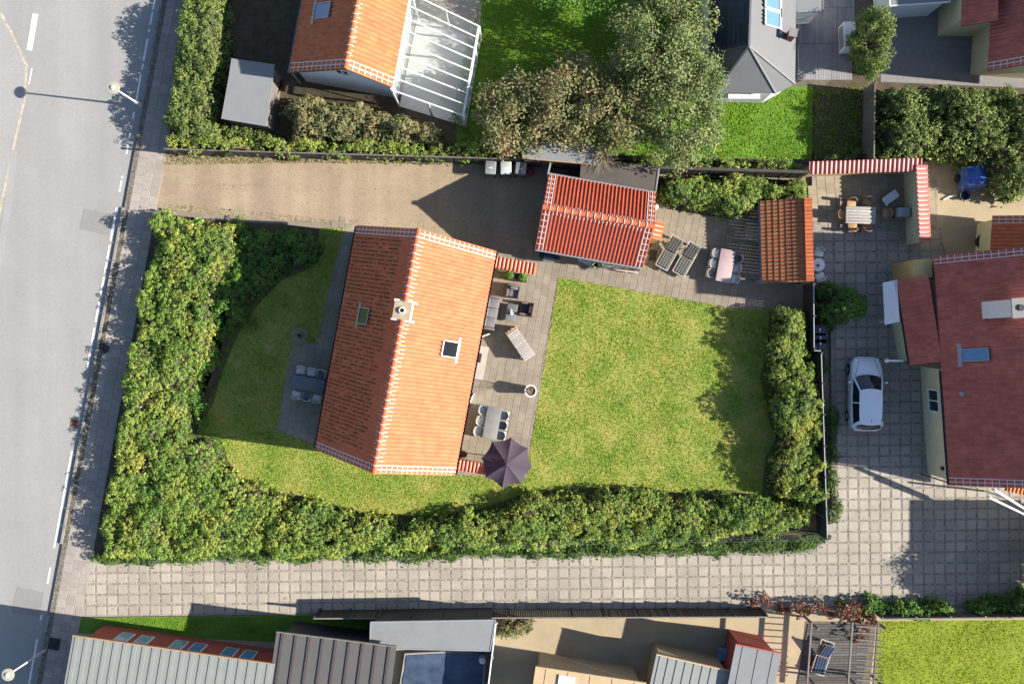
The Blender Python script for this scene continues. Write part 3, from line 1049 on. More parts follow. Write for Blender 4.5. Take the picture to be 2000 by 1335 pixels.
coped_wall('garden_wall', 'stub of yellow wall with orange tile coping against the tiled shed', G(1289, 434, 2.0), G(1282, 468, 2.0), 2.0, .3, 'tile_orange', 'wall_yellow', flip=-1, wd=.5, tw=.24)

# ---------------------------------------------------------------- open lean-to with weathered tiles
b0, b1, b2, b3 = P(1485, 393, 1.45), P(1583, 388, 2.40), P(1588, 550, 2.40), P(1489, 553, 1.45)
cx, cy = (b0[0] + b2[0]) / 2, (b0[1] + b2[1]) / 2
root = thing('lean_to', 'open lean-to with weathered orange tiles beside the long dark fence', 'lean-to', (cx, cy, 0))
roof = MB().plate([b0, b1, b2, b3], .07).build('roof', 'deck_under', root, True)
ms, wd, ln, I = slope_mats(b3, b0, b2, .2, .33)
V, F = tile_geo(wd, ln, .06, .04)
pieces('roof_tile', V, F, 'tile_weather', ms, roof, 300, 'roof_tile_field', True)
V, F = tile_geo(wd, ln * 1.1, .075, .09)
rt = [m @ Matrix.Translation((0, 0, .035)) for m in ms[:I[6]]]
pieces('verge_tile', V, F, 'tile_orange', rt, roof, 300, 'verge_tile_row', True)
gutter(root, (b3[0] - .07, b3[1], 1.42), (b0[0] - .07, b0[1], 1.42), 'zinc', .06)
for px, py in ((1492, 398), (1492, 470), (1493, 547), (1578, 394), (1582, 545)):
    q = P(px, py, 1.6)
    hp = 1.34 if px < 1540 else 2.2
    MB().box(q[0], q[1], hp / 2, .11, .11, hp).build('post', 'wood_grey', root, True)
for q, r in ((b0, b3), (b1, b2)):
    MB().beam((q[0] * .985 + cx * .015, q[1] * .98 + cy * .02, q[2] - .14), (r[0] * .985 + cx * .015, r[1] * .98 + cy * .02, r[2] - .14), .08, .12).build('roof_beam', 'wood_grey', root, True)
for k in range(24):
    f_ = (k + .5) / 24
    MB().box(b1[0] + (b2[0] - b1[0]) * f_ - .12, b1[1] + (b2[1] - b1[1]) * f_, 1.12, .03, .172, 2.24).build('back_board', 'wood_fence', root, True)
t = thing('log_rack', 'rack of pale horizontal slats standing against the lean-to', 'rack', (*G(1466, 452), 0), R(-4))
for s in (-.42, .42):
    for yy in (-.55, .55):
        MB().box(s, yy, .4, .06, .06, .8).build('post', 'wood_grey', t)
for k in range(6):
    MB().box(0, -.5 + .2 * k, .82, .95, .05, .04).build('slat', 'wood_white', t)
for k in range(4):
    MB().box(0, .55, .12 + .18 * k, .8, .04, .06).build('back_rail', 'wood_grey', t)

# ---------------------------------------------------------------- fences
def fence(name, label, p0, p1, h, mat, cap, step=1.8, capw=.07, group=None, z0=0.0, slats=False):
    a, b = Vector((*p0, z0)), Vector((*p1, z0))
    d = (b - a)
    L = d.length
    d.normalize()
    n = Vector((-d.y, d.x, 0))
    t = thing(name, label, 'fence', tuple((a + b) / 2), 0, group)
    m = MB()
    x = .0
    bw = .12
    while x < L - .01:
        e = min(bw - .012, L - x)
        c = a + d * (x + e / 2) + n * random.uniform(-.006, .006)
        m.box(c.x, c.y, z0 + h / 2, e, .022, h - random.uniform(.0, .03), math.atan2(d.y, d.x))
        x += bw
    stuff(m.build('board_row', mat, t, True))
    k = max(1, round(L / step))
    for i in range(k + 1):
        c = a + d * min(max(L * i / k, .05), L - .05) + n * .06
        MB().box(c.x, c.y, z0 + (h + .05) / 2, .09, .09, h + .05, math.atan2(d.y, d.x)).build('post', mat, t, True)
    up = Vector((0, 0, z0 + h + .015))
    MB().beam(a + up, b + up, capw, .03).build('cap_rail', cap, t, True)
    return t
FH = 1.55
fence('board_fence', 'long low dark board fence between gravel drive and leafy north hedge', G(320, 291, FH), G(1022, 311, FH), FH, 'wood_fence', 'wood_grey')
fence('board_fence', 'dark board fence behind the wheelie bins', G(1024, 313, 1.7), G(1134, 318, 1.7), 1.7, 'wood_fence', 'wood_fence')
fence('board_fence', 'narrow dark fence running from the bins to the tiled shed', G(1076, 316, 1.9), G(1069, 347, 1.9), 1.9, 'wood_fence', 'zinc', 1.0, .09)
fence('board_fence', 'black fence with pale top between the rose bush and the flat brown roof', G(1288, 326, 1.9), G(1279, 384, 1.9), 1.9, 'wood_fence', 'zinc', 1.2)
fence('board_fence', 'dark grey board fence behind the rose bush and lean-to', G(1290, 327, 1.9), G(1584, 336, 1.9), 1.9, 'wood_fence', 'wood_fence', capw=.16)
fence('board_fence', 'black fence with pale top rail below the lean-to', G(1589, 552, 1.8), G(1590, 682, 1.8), 1.8, 'wall_black', 'zinc', capw=.045)
fence('board_fence', 'short black fence return with pale top rail behind the blue-grey bins', G(1590, 684, 1.8), G(1603, 685, 1.8), 1.8, 'wall_black', 'zinc', 1.0, capw=.045)
fence('board_fence', 'long black fence with pale top rail between rose hedge and paved drive', G(1604, 687, 1.8), G(1616, 1054, 1.8), 1.8, 'wall_black', 'zinc', capw=.045)
fence('board_fence', 'long dark fence between the paved drive and the south yard', G(612, 1207, 1.6), G(1500, 1204, 1.6), 1.6, 'wood_fence', 'wood_grey')
fence('board_fence', 'grey garden fence beside the big leafy hedge', G(1709, 160, 1.7), G(1707, 312, 1.7), 1.7, 'wood_grey', 'wood_grey')
fence('board_fence', 'pale low fence along the south lawn', G(1722, 1208, 1.1), G(2060, 1204, 1.1), 1.1, 'wood_grey', 'wood_grey')
# wire fence inside the bottom hedge
a, b = G(900, 1066, 1.5), G(1612, 1054, 1.5)
t = thing('wire_fence', 'thin wire fence on slim posts inside the rose hedge along the drive', 'fence', ((a[0] + b[0]) / 2, (a[1] + b[1]) / 2, 0))
for k in range(10):
    f_ = k / 9
    MB().tube([(a[0] + (b[0] - a[0]) * f_, a[1] + (b[1] - a[1]) * f_, 0), (a[0] + (b[0] - a[0]) * f_, a[1] + (b[1] - a[1]) * f_, 1.55)], .03, 6).build('post', 'zinc', t, True)
for z in (.5, 1.0, 1.52):
    MB().tube([(*a, z), (*b, z)], .007, 5).build('wire', 'steel', t, True)

# flat roofed sheds by the north boundary
def flat_shed(name, label, pts, z, mat, wall, fascia, thick=.10):
    q = [P(x, y, z) for x, y in pts]
    cx = sum(p[0] for p in q) / len(q)
    cy = sum(p[1] for p in q) / len(q)
    t = thing(name, label, 'shed', (cx, cy, 0))
    inn = [(cx + (p[0] - cx) * .94, cy + (p[1] - cy) * .94) for p in q]
    MB().prism(inn, -.1, z - thick - .002).build('wall', wall, t, True)
    MB().prism([(p[0], p[1]) for p in q], z - thick, z).build('roof', mat, t, True)
    m = MB()
    for i in range(len(q)):
        a, b = Vector(q[i]), Vector(q[(i + 1) % len(q)])
        m.beam(a + Vector((0, 0, -.04)), b + Vector((0, 0, -.04)), .05, .13)
    m.build('fascia', fascia, t, True)
    return t
flat_shed('flat_shed', 'flat brown felt roofed shed squeezed behind the tiled shed', [(1136, 312), (1286, 326), (1276, 400), (1132, 372)], 2.15, 'felt_brown', 'wall_black', 'felt_brown')
flat_shed('flat_shed', 'flat grey felt roofed garden shed under the bare north trees', [(1022, 276), (1168, 284), (1166, 322), (1021, 309)], 2.2, 'felt_grey', 'wood_grey', 'wood_tan')

# ---------------------------------------------------------------- furniture
def rbox(m, cx, cy, z0, z1, sx, sy, r=.04, rz=0.0):
    """box with rounded vertical corners and a soft top edge"""
    def ring(sx, sy, r, z):
        out = []
        for (qx, qy, a0) in ((1, 1, 0), (-1, 1, 90), (-1, -1, 180), (1, -1, 270)):
            for k in range(4):
                a = R(a0 + 30 * k)
                x = qx * (sx / 2 - r) + math.cos(a) * r
                y = qy * (sy / 2 - r) + math.sin(a) * r
                c, s_ = math.cos(rz), math.sin(rz)
                out.append((cx + x * c - y * s_, cy + x * s_ + y * c, z))
        return out
    e = min(.03, (z1 - z0) * .4)
    rs = [ring(sx, sy, r, z0), ring(sx, sy, r, z1 - e), ring(sx - e * .8, sy - e * .8, r, z1 - e * .3), ring(sx - e * 2, sy - e * 2, max(r - e * .5, .005), z1)]
    v = sum(rs, [])
    n = 16
    f = [(i * n + k, i * n + (k + 1) % n, (i + 1) * n + (k + 1) % n, (i + 1) * n + k) for i in range(3) for k in range(n)]
    f += [tuple(range(n - 1, -1, -1)), tuple(3 * n + k for k in range(n))]
    return m.add(v, f)
def make_chair(shell, cushion, label, group):
    t = thing('garden_chair', label, 'chair', (0, 0, 0), 0, group)
    m = MB()
    rbox(m, 0, 0, .40, .44, .50, .48, .06)
    m.build('seat', shell, t, smooth=True)
    # curved back and low arms
    m = MB()
    v = []
    ang = [R(a) for a in range(200, 341, 14)]
    for z, k, zz in ((.44, 1.0, 0), (.80, 1.06, 0)):
        for rr in (.255, .235):
            for i, a in enumerate(ang):
                dip = (abs(i - 5) / 5) ** 2 * .12 if z > .5 else 0
                v.append((math.cos(a) * rr * k, math.sin(a) * rr * .95 * k + .02, z - dip))
    n = len(ang)
    f = []
    for i in range(n - 1):
        f += [(i, i + 1, 2 * n + i + 1, 2 * n + i), (n + i + 1, n + i, 3 * n + i, 3 * n + i + 1), (2 * n + i, 2 * n + i + 1, 3 * n + i + 1, 3 * n + i)]
    m.add(v, f)
    m.build('backrest', shell, t, smooth=True)
    if cushion:
        m = MB()
        rbox(m, 0, .01, .44, .50, .40, .40, .07)
        m.build('cushion', cushion, t, smooth=True)
    for sx in (-1, 1):
        for sy in (-1, 1):
            MB().tube([(sx * .19, sy * .18, .41), (sx * .23, sy * .23, 0)], .018, 6, .013).build('leg', 'wood_tan', t)
    return t
def make_table(top, leg, L, Wd, h, label, cat='table', thick=.045, planks=0, name='garden_table'):
    t = thing(name, label, cat)
    if planks:
        w_ = Wd / planks
        for k in range(planks):
            m = MB()
            rbox(m, -Wd / 2 + w_ * (k + .5), 0, h - thick, h, w_ - .008, L, .004)
            m.build('plank', top, t, smooth=True)
    else:
        m = MB()
        rbox(m, 0, 0, h - thick, h, Wd, L, .02)
        m.build('tabletop', top, t, smooth=True)
    for sx in (-1, 1):
        for sy in (-1, 1):
            MB().box(sx * (Wd / 2 - .07), sy * (L / 2 - .1), (h - thick) / 2, .06, .06, h - thick).build('leg', leg, t)
    m = MB()
    for s in (-1, 1):
        m.box(s * (Wd / 2 - .07), 0, h - thick - .05, .03, L - .28, .08)
        m.box(0, s * (L / 2 - .1), h - thick - .05, Wd - .22, .03, .08)
    m.build('apron', leg, t)
    return t
def seat_chairs(proto, spots, z=.45):
    """spots: (px, py, rz); first spot moves the prototype itself"""
    for i, (px, py, rz, over, *lb) in enumerate(spots):
        o = proto if i == 0 else dup(proto)
        p = G(px, py, z)
        place(o, (p[0], p[1], .027), rz, lb[0] if lb else None)
        if over is not None:
            for c in o.children:
                if c.name.startswith('cushion'):
                    c.data = c.data.copy()
                    c.data.materials[0] = MAT[over]
FR, FL = -math.pi / 2 - TH, math.pi / 2 - TH
FD, FU = math.pi - TH, -TH
t = make_table('table_grey', 'steel', 1.78, .80, .74, 'grey stone-topped dining table on the terrace beside the parasol')
place(t, (*G(961, 825.5, .74), .027), -TH)
cA = make_chair('white_plastic', 'cushion_blue', 'white shell chair with grey-blue cushion at the grey stone-topped table', 'chairs at the terrace dining table')
seat_chairs(cA, [(943.5, 800, FR, None, 'white shell chair with slate blue cushion between grey stone-topped table and house wall'),
    (938.5, 820.5, FR, 'white_plastic', 'white shell chair with white seat pad between grey stone-topped table and house wall'),
    (933.5, 841, FR, 'cushion_pale', 'white shell chair with pale grey cushion between grey stone-topped table and house wall'),
    (985.5, 811, FL, 'cushion_pale', 'white shell chair with pale grey cushion at the terrace table, towards the tall pot'),
    (982.5, 830.5, FL, 'cushion_blue', 'white shell chair with dark blue cushion on the lawn side of the terrace table'),
    (979, 850, FL, 'cushion_pale', 'white shell chair with pale grey cushion at the terrace table, next to the parasol')])
t = make_table('table_slate', 'dark_metal', 1.76, .76, .74, 'slate dining table on the shaded terrace beside the west wall')
place(t, (*G(601.5, 750, .74), .027), -TH + math.pi / 2)
cB = make_chair('white_plastic', 'cushion_grey', 'white shell chair at the slate table in the shade of the house', 'chairs at the shaded slate table')
LB1, LB2 = 'white shell chair at the shaded slate table on the side of the spiky grass tuft', 'white shell chair at the shaded slate table with its back to the bare paving'
seat_chairs(cB, [(588, 722, FD, 'white_plastic', LB1), (608.5, 726, FD, 'white_plastic', LB1), (627.5, 729.5, FD, 'cushion_blue', 'chair with dark cushion at the shaded slate table, close to the house wall'),
    (579, 771, FU, 'white_plastic', LB2), (599, 774, FU, 'cushion_blue', 'chair with dark cushion between two white chairs at the shaded slate table'), (619, 778, FU, 'white_plastic', LB2)])
t = make_table('table_pink', 'wood_grey', 1.80, .82, .74, 'pale pink wooden dining table beside the lean-to')
place(t, (*G(1417, 518.7, .74), .027), -TH)
cC = make_chair('white_plastic', 'white_plastic', 'pale shell chair at the pink wooden table', 'chairs at the pink table')
LC1, LC2 = 'pale shell chair on the sun lounger side of the pink table', 'pale shell chair on the lean-to side of the pink table'
seat_chairs(cC, [(1397, 494.5, FR, None, LC1), (1392, 514.5, FR, None, LC1), (1387.5, 533.5, FR, 'cushion_quilt', 'shell chair with dark cushion on the sun lounger side of the pink table'),
    (1441, 505, FL, 'cushion_quilt', 'shell chair with dark cushion on the lean-to side of the pink table'), (1438, 524.5, FL, None, LC2), (1435.5, 544, FL, None, LC2)])

def make_lounger(label):
    t = thing('sun_lounger', label, 'sun lounger', (0, 0, 0), 0)
    m = MB()
    for s in (-1, 1):
        m.box(s * .36, 0, .30, .06, 1.95, .10)
    for yy in (-.96, .94):
        m.box(0, yy, .30, .66, .05, .10)
    m.build('frame', 'wood_white', t)
    for sx in (-.36, .36):
        for yy in (-.80, .78):
            MB().box(sx, yy, .125, .07, .08, .25).build('leg', 'wood_tan', t)
    for k in range(8):
        MB().box(0, -.86 + .125 * k, .325, .64, .085, .02).build('slat', 'wood_tan', t)
    br = MB()
    hy, hz, sl = .12, .345, R(32)
    L = .84
    for s in (-.30, .30):
        br.beam((s, hy, hz), (s, hy + L * math.cos(sl), hz + L * math.sin(sl)), .05, .04)
    br.build('backrest_frame', 'wood_tan', t)
    m = MB()
    nx = 4
    for j in range(7):
        for i in range(nx):
            rbox(m, -.225 + .15 * i, -.82 + .13 * j, .337, .40, .142, .122, .03)
    m.build('seat_cushion', 'cushion_quilt', t, smooth=True)
    m = MB()
    for j in range(6):
        for i in range(nx):
            c = MB()
            rbox(c, 0, 0, 0, .065, .142, .132, .03)
            d = .07 + .14 * j
            v = []
            for (x, y, z) in c.v:
                yy, zz = y + d, z + .025
                v.append((x - .225 + .15 * i, hy + yy * math.cos(sl) - zz * math.sin(sl), hz + yy * math.sin(sl) + zz * math.cos(sl)))
            m.add(v, c.f)
    m.build('back_cushion', 'cushion_quilt', t, smooth=True)
    m = MB().beam((-.25, .7, .32), (-.25, hy + .6, hz + .36), .03, .03)
    m.beam((.25, .7, .32), (.25, hy + .6, hz + .36), .03, .03)
    m.build('prop', 'wood_tan', t)
    return t
l1 = make_lounger('sun lounger with grey quilted cushion between the tiled shed and the other lounger')
place(l1, (*G(1308, 493, .35), .027), -R(29))
l2 = dup(l1)
place(l2, (*G(1341.5, 505.5, .35), .027), -R(29.4), 'sun lounger with grey quilted cushion facing the pink table chairs')

def wicker_seat(name, label, wd, dp, ncush, cush, wick, cat):
    t = thing(name, label, cat)
    m = MB()
    rbox(m, 0, 0, .05, .30, wd, dp, .04)
    m.build('base', wick, t, smooth=True)
    for s in (-1, 1):
        m = MB()
        rbox(m, s * (wd / 2 - .07), 0, .30, .60, .14, dp, .05)
        m.build('armrest', wick, t, smooth=True)
    m = MB()
    rbox(m, 0, -dp / 2 + .08, .30, .78, wd - .02, .15, .06)
    m.build('backrest', wick, t, smooth=True)
    iw = (wd - .30) / ncush
    for k in range(ncush):
        x = -wd / 2 + .15 + iw * (k + .5)
        m = MB()
        rbox(m, x, .08, .30, .44, iw - .015, dp - .26, .05)
        m.build('seat_cushion', cush, t, smooth=True)
        m = MB()
        rbox(m, x, -dp / 2 + .24, .44, .74, iw - .03, .17, .07)
        m.build('back_cushion', cush, t, smooth=True)
    for sx in (-1, 1):
        for sy in (-1, 1):
            MB().cyl(sx * (wd / 2 - .08), sy * (dp / 2 - .08), 0, .06, .025, n=8).build('foot', 'dark_metal', t)
    return t
t = wicker_seat('garden_sofa', 'three seat wicker sofa with grey cushions against the house wall', 1.92, .86, 3, 'cushion_grey', 'wicker', 'sofa')
place(t, (*G(957, 610, .45), .027), FR)
t = wicker_seat('wicker_armchair', 'wicker armchair with grey cushions beside the planter box', .78, .76, 1, 'cushion_grey', 'wicker', 'armchair')
place(t, (*G(1003, 567.5, .45), .027), FD)
t = wicker_seat('wicker_armchair', 'wicker armchair with black cushion across the coffee table from the sofa', .78, .80, 1, 'wicker_dark', 'wicker', 'armchair')
place(t, (*G(1030, 603.5, .45), .027), FL)
t = make_table('table_slate', 'wicker_dark', .97, .58, .42, 'low slate coffee table between sofa and wicker armchairs', name='coffee_table')
place(t, (*G(999, 610, .42), .027), -TH)
q = P(999, 612, .47)
t = thing('vase', 'round white vase on the slate coffee table', 'vase', (q[0], q[1], .447))
MB().lathe([(.05, 0), (.085, .05), (.085, .10), (.045, .15), (.05, .17), (.035, .165), (.03, .12)], 0, 0, 18).build('body', 'white_paint', t, smooth=True)
q = P(997.5, 606.5, .47)
t = thing('lantern', 'small cream lantern beside the white vase', 'lantern', (q[0], q[1], .447))
m = MB()
for sx in (-1, 1):
    for sy in (-1, 1):
        m.box(sx * .06, sy * .06, .10, .015, .015, .18)
m.box(0, 0, .006, .15, .15, .012)
m.build('frame', 'wood_white', t)
MB().cyl(0, 0, .012, .11, .035, n=10).build('candle', 'white_paint', t)
MB().lathe([(.11, .19), (.06, .23), (.02, .25)], 0, 0, 4).build('lid', 'wood_white', t)
# planter box with two plants
b = G(1008, 540, .4)
t = thing('planter_box', 'long dark planter box below the striped coping wall', 'planter', (b[0], b[1], .027), -TH)
m = MB()
for s in (-1, 1):
    m.box(0, s * .19, .22, 1.25, .03, .44)
    m.box(s * .61, 0, .22, .03, .35, .44)
m.build('side_panel', 'wood_fence', t)
MB().box(0, 0, .19, 1.19, .35, .36).build('soil_fill', 'pot_soil', t)
def bushlet(name, label, cat, x, y, z, r, mat, n=160, size=.10, group=None, squash=.7):
    t = thing(name, label, cat, (x, y, z), 0, group)
    d = unit(RNG.normal(size=(n, 3)))
    d[:, 2] = np.abs(d[:, 2])
    rr = RNG.uniform(.5, 1, size=(n, 1)) * r
    p = d * rr * np.array([1, 1, squash]) + np.array([0, 0, r * .25])
    leafmesh('foliage', p, d + RNG.normal(size=(n, 3)) * .4 + np.array([0, 0, .5]), RNG.uniform(.6, 1.2, n) * size, mat, t)
    m = MB()
    for k in range(5):
        a = k * 1.256
        m.tube([(0, 0, 0), (math.cos(a) * r * .5, math.sin(a) * r * .5, r * .6)], .012, 5, .006)
    m.build('stem', 'bark', t)
    return t
for px, py, lb in ((995, 536, 'bright green leafy herb in the planter box near the house'), (1021, 541, 'bright green leafy herb in the planter box at the far end from the house')):
    q = G(px, py, .6)
    bushlet('herb_plant', lb, 'plant', q[0], q[1], .40, .26, 'leaf_plant', 190, .10)
# tall slatted serving table
b = G(1015.3, 669.7, .92)
t = thing('serving_table', 'long whitewashed slatted serving table standing askew on the terrace', 'table', (b[0], b[1], .027), R(34.4))
for k in range(14):
    m = MB()
    rbox(m, 0, -.91 + .125 * k, .86, .90, .70, .117, .006)
    m.build('slat', 'wood_white', t, smooth=True)
m = MB()
rbox(m, 0, .87, .84, .93, .72, .14, .01)
m.build('tool_rail', 'wood_tan', t, smooth=True)
for x in (-.22, -.02, .25):
    MB().cyl(x, .87, .93, .97, .035, n=12).build('knob', 'dark_metal', t)
for sx in (-.31, .31):
    for yy in (-.88, .86):
        MB().box(sx, yy, .43, .07, .07, .86).build('leg', 'wood_white', t)
for s in (-1, 1):
    MB().box(s * .30, 0, .48, .03, 1.68, .62).build('side_panel', 'wood_white', t)
    MB().box(0, s * .87, .48, .52, .03, .62).build('end_panel', 'wood_white', t)
m = MB()
m.box(0, 0, .2, .55, 1.6, .03)
m.build('shelf', 'wood_white', t)
# tall white pot with dry twigs
b = G(1036.3, 763, .95)
t = thing('tall_pot', 'tall round white pot with a dry twiggy plant at the lawn edge', 'plant pot', (b[0], b[1], .027))
MB().lathe([(.20, 0), (.24, .3), (.33, .93), (.34, .96), (.28, .96), (.26, .88)], 0, 0, 26).build('pot', 'white_paint', t, smooth=True)
MB().cyl(0, 0, .80, .89, .262, n=20).build('soil_fill', 'pot_soil', t)
m = MB()
for k in range(34):
    a = random.uniform(0, 6.28)
    l = random.uniform(.2, .75)
    m.tube([(random.uniform(-.1, .1), random.uniform(-.1, .1), .86), (math.cos(a) * l * .3, math.sin(a) * l * .3, .98 + l * .3), (math.cos(a) * l * .45 - .03, math.sin(a) * l * .45, 1.0 + l * .9)], .008, 4, .004)
m.build('twigs', 'twig_pale', t)
# parasol
b = G(989.6, 904.7, 2.5)
t = thing('parasol', 'open octagonal mauve-grey parasol at the corner of the terrace', 'parasol', (b[0], b[1], .027))
MB().cyl(0, 0, .04, 2.72, .025, n=10).build('pole', 'dark_metal', t)
MB().lathe([(.30, 0), (.30, .05), (.10, .08), (.04, .35), (.03, .35)], 0, 0, 20).build('base', 'conc', t, smooth=True)
ZA, ZR_, RR = 2.68, 2.12, 1.38
vtx = [(RR * math.cos(R(79.6 + 45 * k)), RR * math.sin(R(79.6 + 45 * k))) for k in range(8)]
cano = None
for k in range(8):
    a, c = vtx[k], vtx[(k + 1) % 8]
    m = MB()
    n = 6
    v, f = [], []
    for i in range(n + 1):
        s_ = .05 + .95 * i / n
        for j in range(n + 1):
            u_ = j / n
            sag = 4 * u_ * (1 - u_)
            x = (a[0] * (1 - u_) + c[0] * u_) * s_ * (1 - .07 * sag * s_)
            y = (a[1] * (1 - u_) + c[1] * u_) * s_ * (1 - .07 * sag * s_)
            z = ZA + (ZR_ - ZA) * (s_ ** 1.12) - .055 * sag * s_
            v.append((x, y, z))
    for i in range(n):
        for j in range(n):
            q = i * (n + 1) + j
            f.append((q, q + n + 1, q + n + 2, q + 1))
    m.add(v, f)
    m.build('canopy_panel', 'parasol', t, smooth=True)
    MB().tube([(a[0] * .05, a[1] * .05, ZA - .03), (a[0] * .5, a[1] * .5, ZA + (ZR_ - ZA) * (.5 ** 1.12) - .02), (a[0] * .99, a[1] * .99, ZR_ - .01)], .010, 5).build('rib', 'dark_metal', t)
m = MB()
for k in range(8):
    a, c = vtx[k], vtx[(k + 1) % 8]
    v = [(a[0] * .03, a[1] * .03, ZA + .10), (c[0] * .03, c[1] * .03, ZA + .10), (c[0] * .17, c[1] * .17, ZA + .015), ((a[0] + c[0]) * .075, (a[1] + c[1]) * .075, ZA - .01), (a[0] * .17, a[1] * .17, ZA + .015)]
    m.add(v, [(0, 4, 3, 2, 1)])
m.build('vent_cap', 'parasol', t)
MB().lathe([(.03, ZA + .08), (.035, ZA + .14), (.01, ZA + .18)], 0, 0, 10).build('finial', 'dark_metal', t)
# small dark potted shrub by the corner wall
q = G(905, 887, .5)
t = thing('potted_shrub', 'small dark leafed shrub in a pot beside the corner wall', 'plant', (q[0], q[1], .027))
MB().lathe([(.13, 0), (.18, .28), (.19, .3), (.15, .3), (.14, .26)], 0, 0, 16).build('pot', 'terracotta', t, smooth=True)
d = unit(RNG.normal(size=(120, 3)))
leafmesh('foliage', d * .2 + np.array([0, 0, .48]), d, RNG.uniform(.05, .1, 120), 'leaf_red', t)
q = G(925, 893, .02)
# grill and clutter below the tiled shed
b = G(1072.5, 501, .8)
t = thing('barbecue', 'black barbecue cart with pale handles against the tiled shed', 'barbecue', (b[0], b[1], .027), -TH)
m = MB()
rbox(m, 0, 0, .55, .82, .56, .46, .05)
m.build('firebox', 'bin', t, smooth=True)
m = MB()
v, f = [], []
for i in range(9):
    a = math.pi * i / 8
    for x in (-.28, .28):
        v.append((x, math.cos(a) * .22, .82 + math.sin(a) * .17))
m.add(v, [(2 * i, 2 * i + 1, 2 * i + 3, 2 * i + 2) for i in range(8)] + [tuple(range(0, 18, 2)), tuple(range(17, 0, -2))])
lid = m.build('hood', 'bin_blue', t)
MB().tube([(-.2, -.26, .88), (-.2, -.30, .9), (.2, -.30, .9), (.2, -.26, .88)], .015, 6).build('handle', 'chrome', lid)
for s in (-1, 1):
    MB().box(s * .43, 0, .80, .28, .40, .03).build('side_shelf', 'bin', t)
    for yy in (-.2, .2):
        MB().box(s * .25, yy, .275, .04, .04, .55).build('leg', 'zinc', t)
MB().tube([(-.30, -.25, .84), (.30, -.25, .84)], .012, 6).build('front_rail', 'white_plastic', t)
b = G(1143, 507, .9)
t = thing('log_box', 'slanted grey lidded box standing against the tiled shed', 'box', (b[0], b[1], .027), -R(26))
MB().box(0, 0, .35, .66, .30, .70).build('body', 'wood_grey', t)
MB().plate([(-.36, -.2, .72), (.36, -.2, .72), (.36, .2, .86), (-.36, .2, .86)], .03).build('lid', 'zinc', t)
def tuft(name, label, px, py, r, h, mat, n=240, z0=.02):
    b = G(px, py)
    t = thing(name, label, 'grass plant', (b[0], b[1], z0))
    a = RNG.uniform(0, 6.28, n)
    l = RNG.uniform(.4, 1, n)
    base = np.stack([np.cos(a) * r * .15 * l, np.sin(a) * r * .15 * l, np.zeros(n)], 1)
    tip = np.stack([np.cos(a) * r * l, np.sin(a) * r * l, h * (1.1 - .6 * l)], 1)
    mid = (base + tip) / 2 + np.array([0, 0, h * .22])
    dr = unit(np.cross(tip - base, np.array([[0, 0, 1.0]])))
    wv = .026
    V = np.stack([base - dr * wv, base + dr * wv, mid + dr * wv, mid - dr * wv, tip], 1).reshape(-1, 3)
    k = np.arange(n)[:, None] * 5
    F = np.concatenate([k + np.array([[0, 1, 2]]), k + np.array([[0, 2, 3]]), k + np.array([[3, 2, 4]])], 1).reshape(-1, 3)
    npmesh('blades', V, F, mat, t)
    MB().lathe([(.1, 0), (.05, .08), (.01, .1)], 0, 0, 8).build('crown', 'soil', t)
    return t
tuft('ornamental_grass', 'straw coloured ornamental grass tuft in front of the tiled shed', 1163, 518, .45, .6, 'leaf_grass_orn', 160)
tuft('ornamental_grass', 'pale spiky grass tuft at the corner of the shaded terrace', 588, 655, .55, .8, 'leaf_grass_orn')
a, b = Vector(P(1176, 517, .25)), Vector(P(1247, 534, .25))
t = thing('driftwood', 'long bleached driftwood log lying along the tiled shed', 'log', ((a.x + b.x) / 2, (a.y + b.y) / 2, .027))
m = MB()
pts = [a.lerp(b, k / 7) + Vector((random.uniform(-.02, .02), random.uniform(-.05, .05), random.uniform(-.02, .03))) for k in range(8)]
m.tube(pts, .13, 8, .06)
m.tube([pts[3], pts[3] + Vector((.25, .18, .12)), pts[3] + Vector((.45, .24, .2))], .05, 6, .02)
m.build('trunk', 'wood_white', t, True, smooth=True)
m = MB().tube([pts[5], pts[5] + Vector((.2, -.12, .08))], .04, 6, .015)
m.build('knot', 'wood_white', t, True, smooth=True)
a, b = Vector(P(1165, 507, 1.2)), Vector(P(1250, 527, 1.2))
t = thing('trellis', 'thin dark trellis fixed along the south wall of the tiled shed', 'trellis', ((a.x + b.x) / 2, (a.y + b.y) / 2, 0.03))
for z in (.4, .8, 1.2):
    MB().tube([(a.x, a.y, z), (b.x, b.y, z)], .016, 5).build('rail', 'dark_metal', t, True)
for k in range(7):
    q = a.lerp(b, k / 6)
    MB().tube([(q.x, q.y, .03), (q.x, q.y, 1.25)], .014, 5).build('upright', 'dark_metal', t, True)

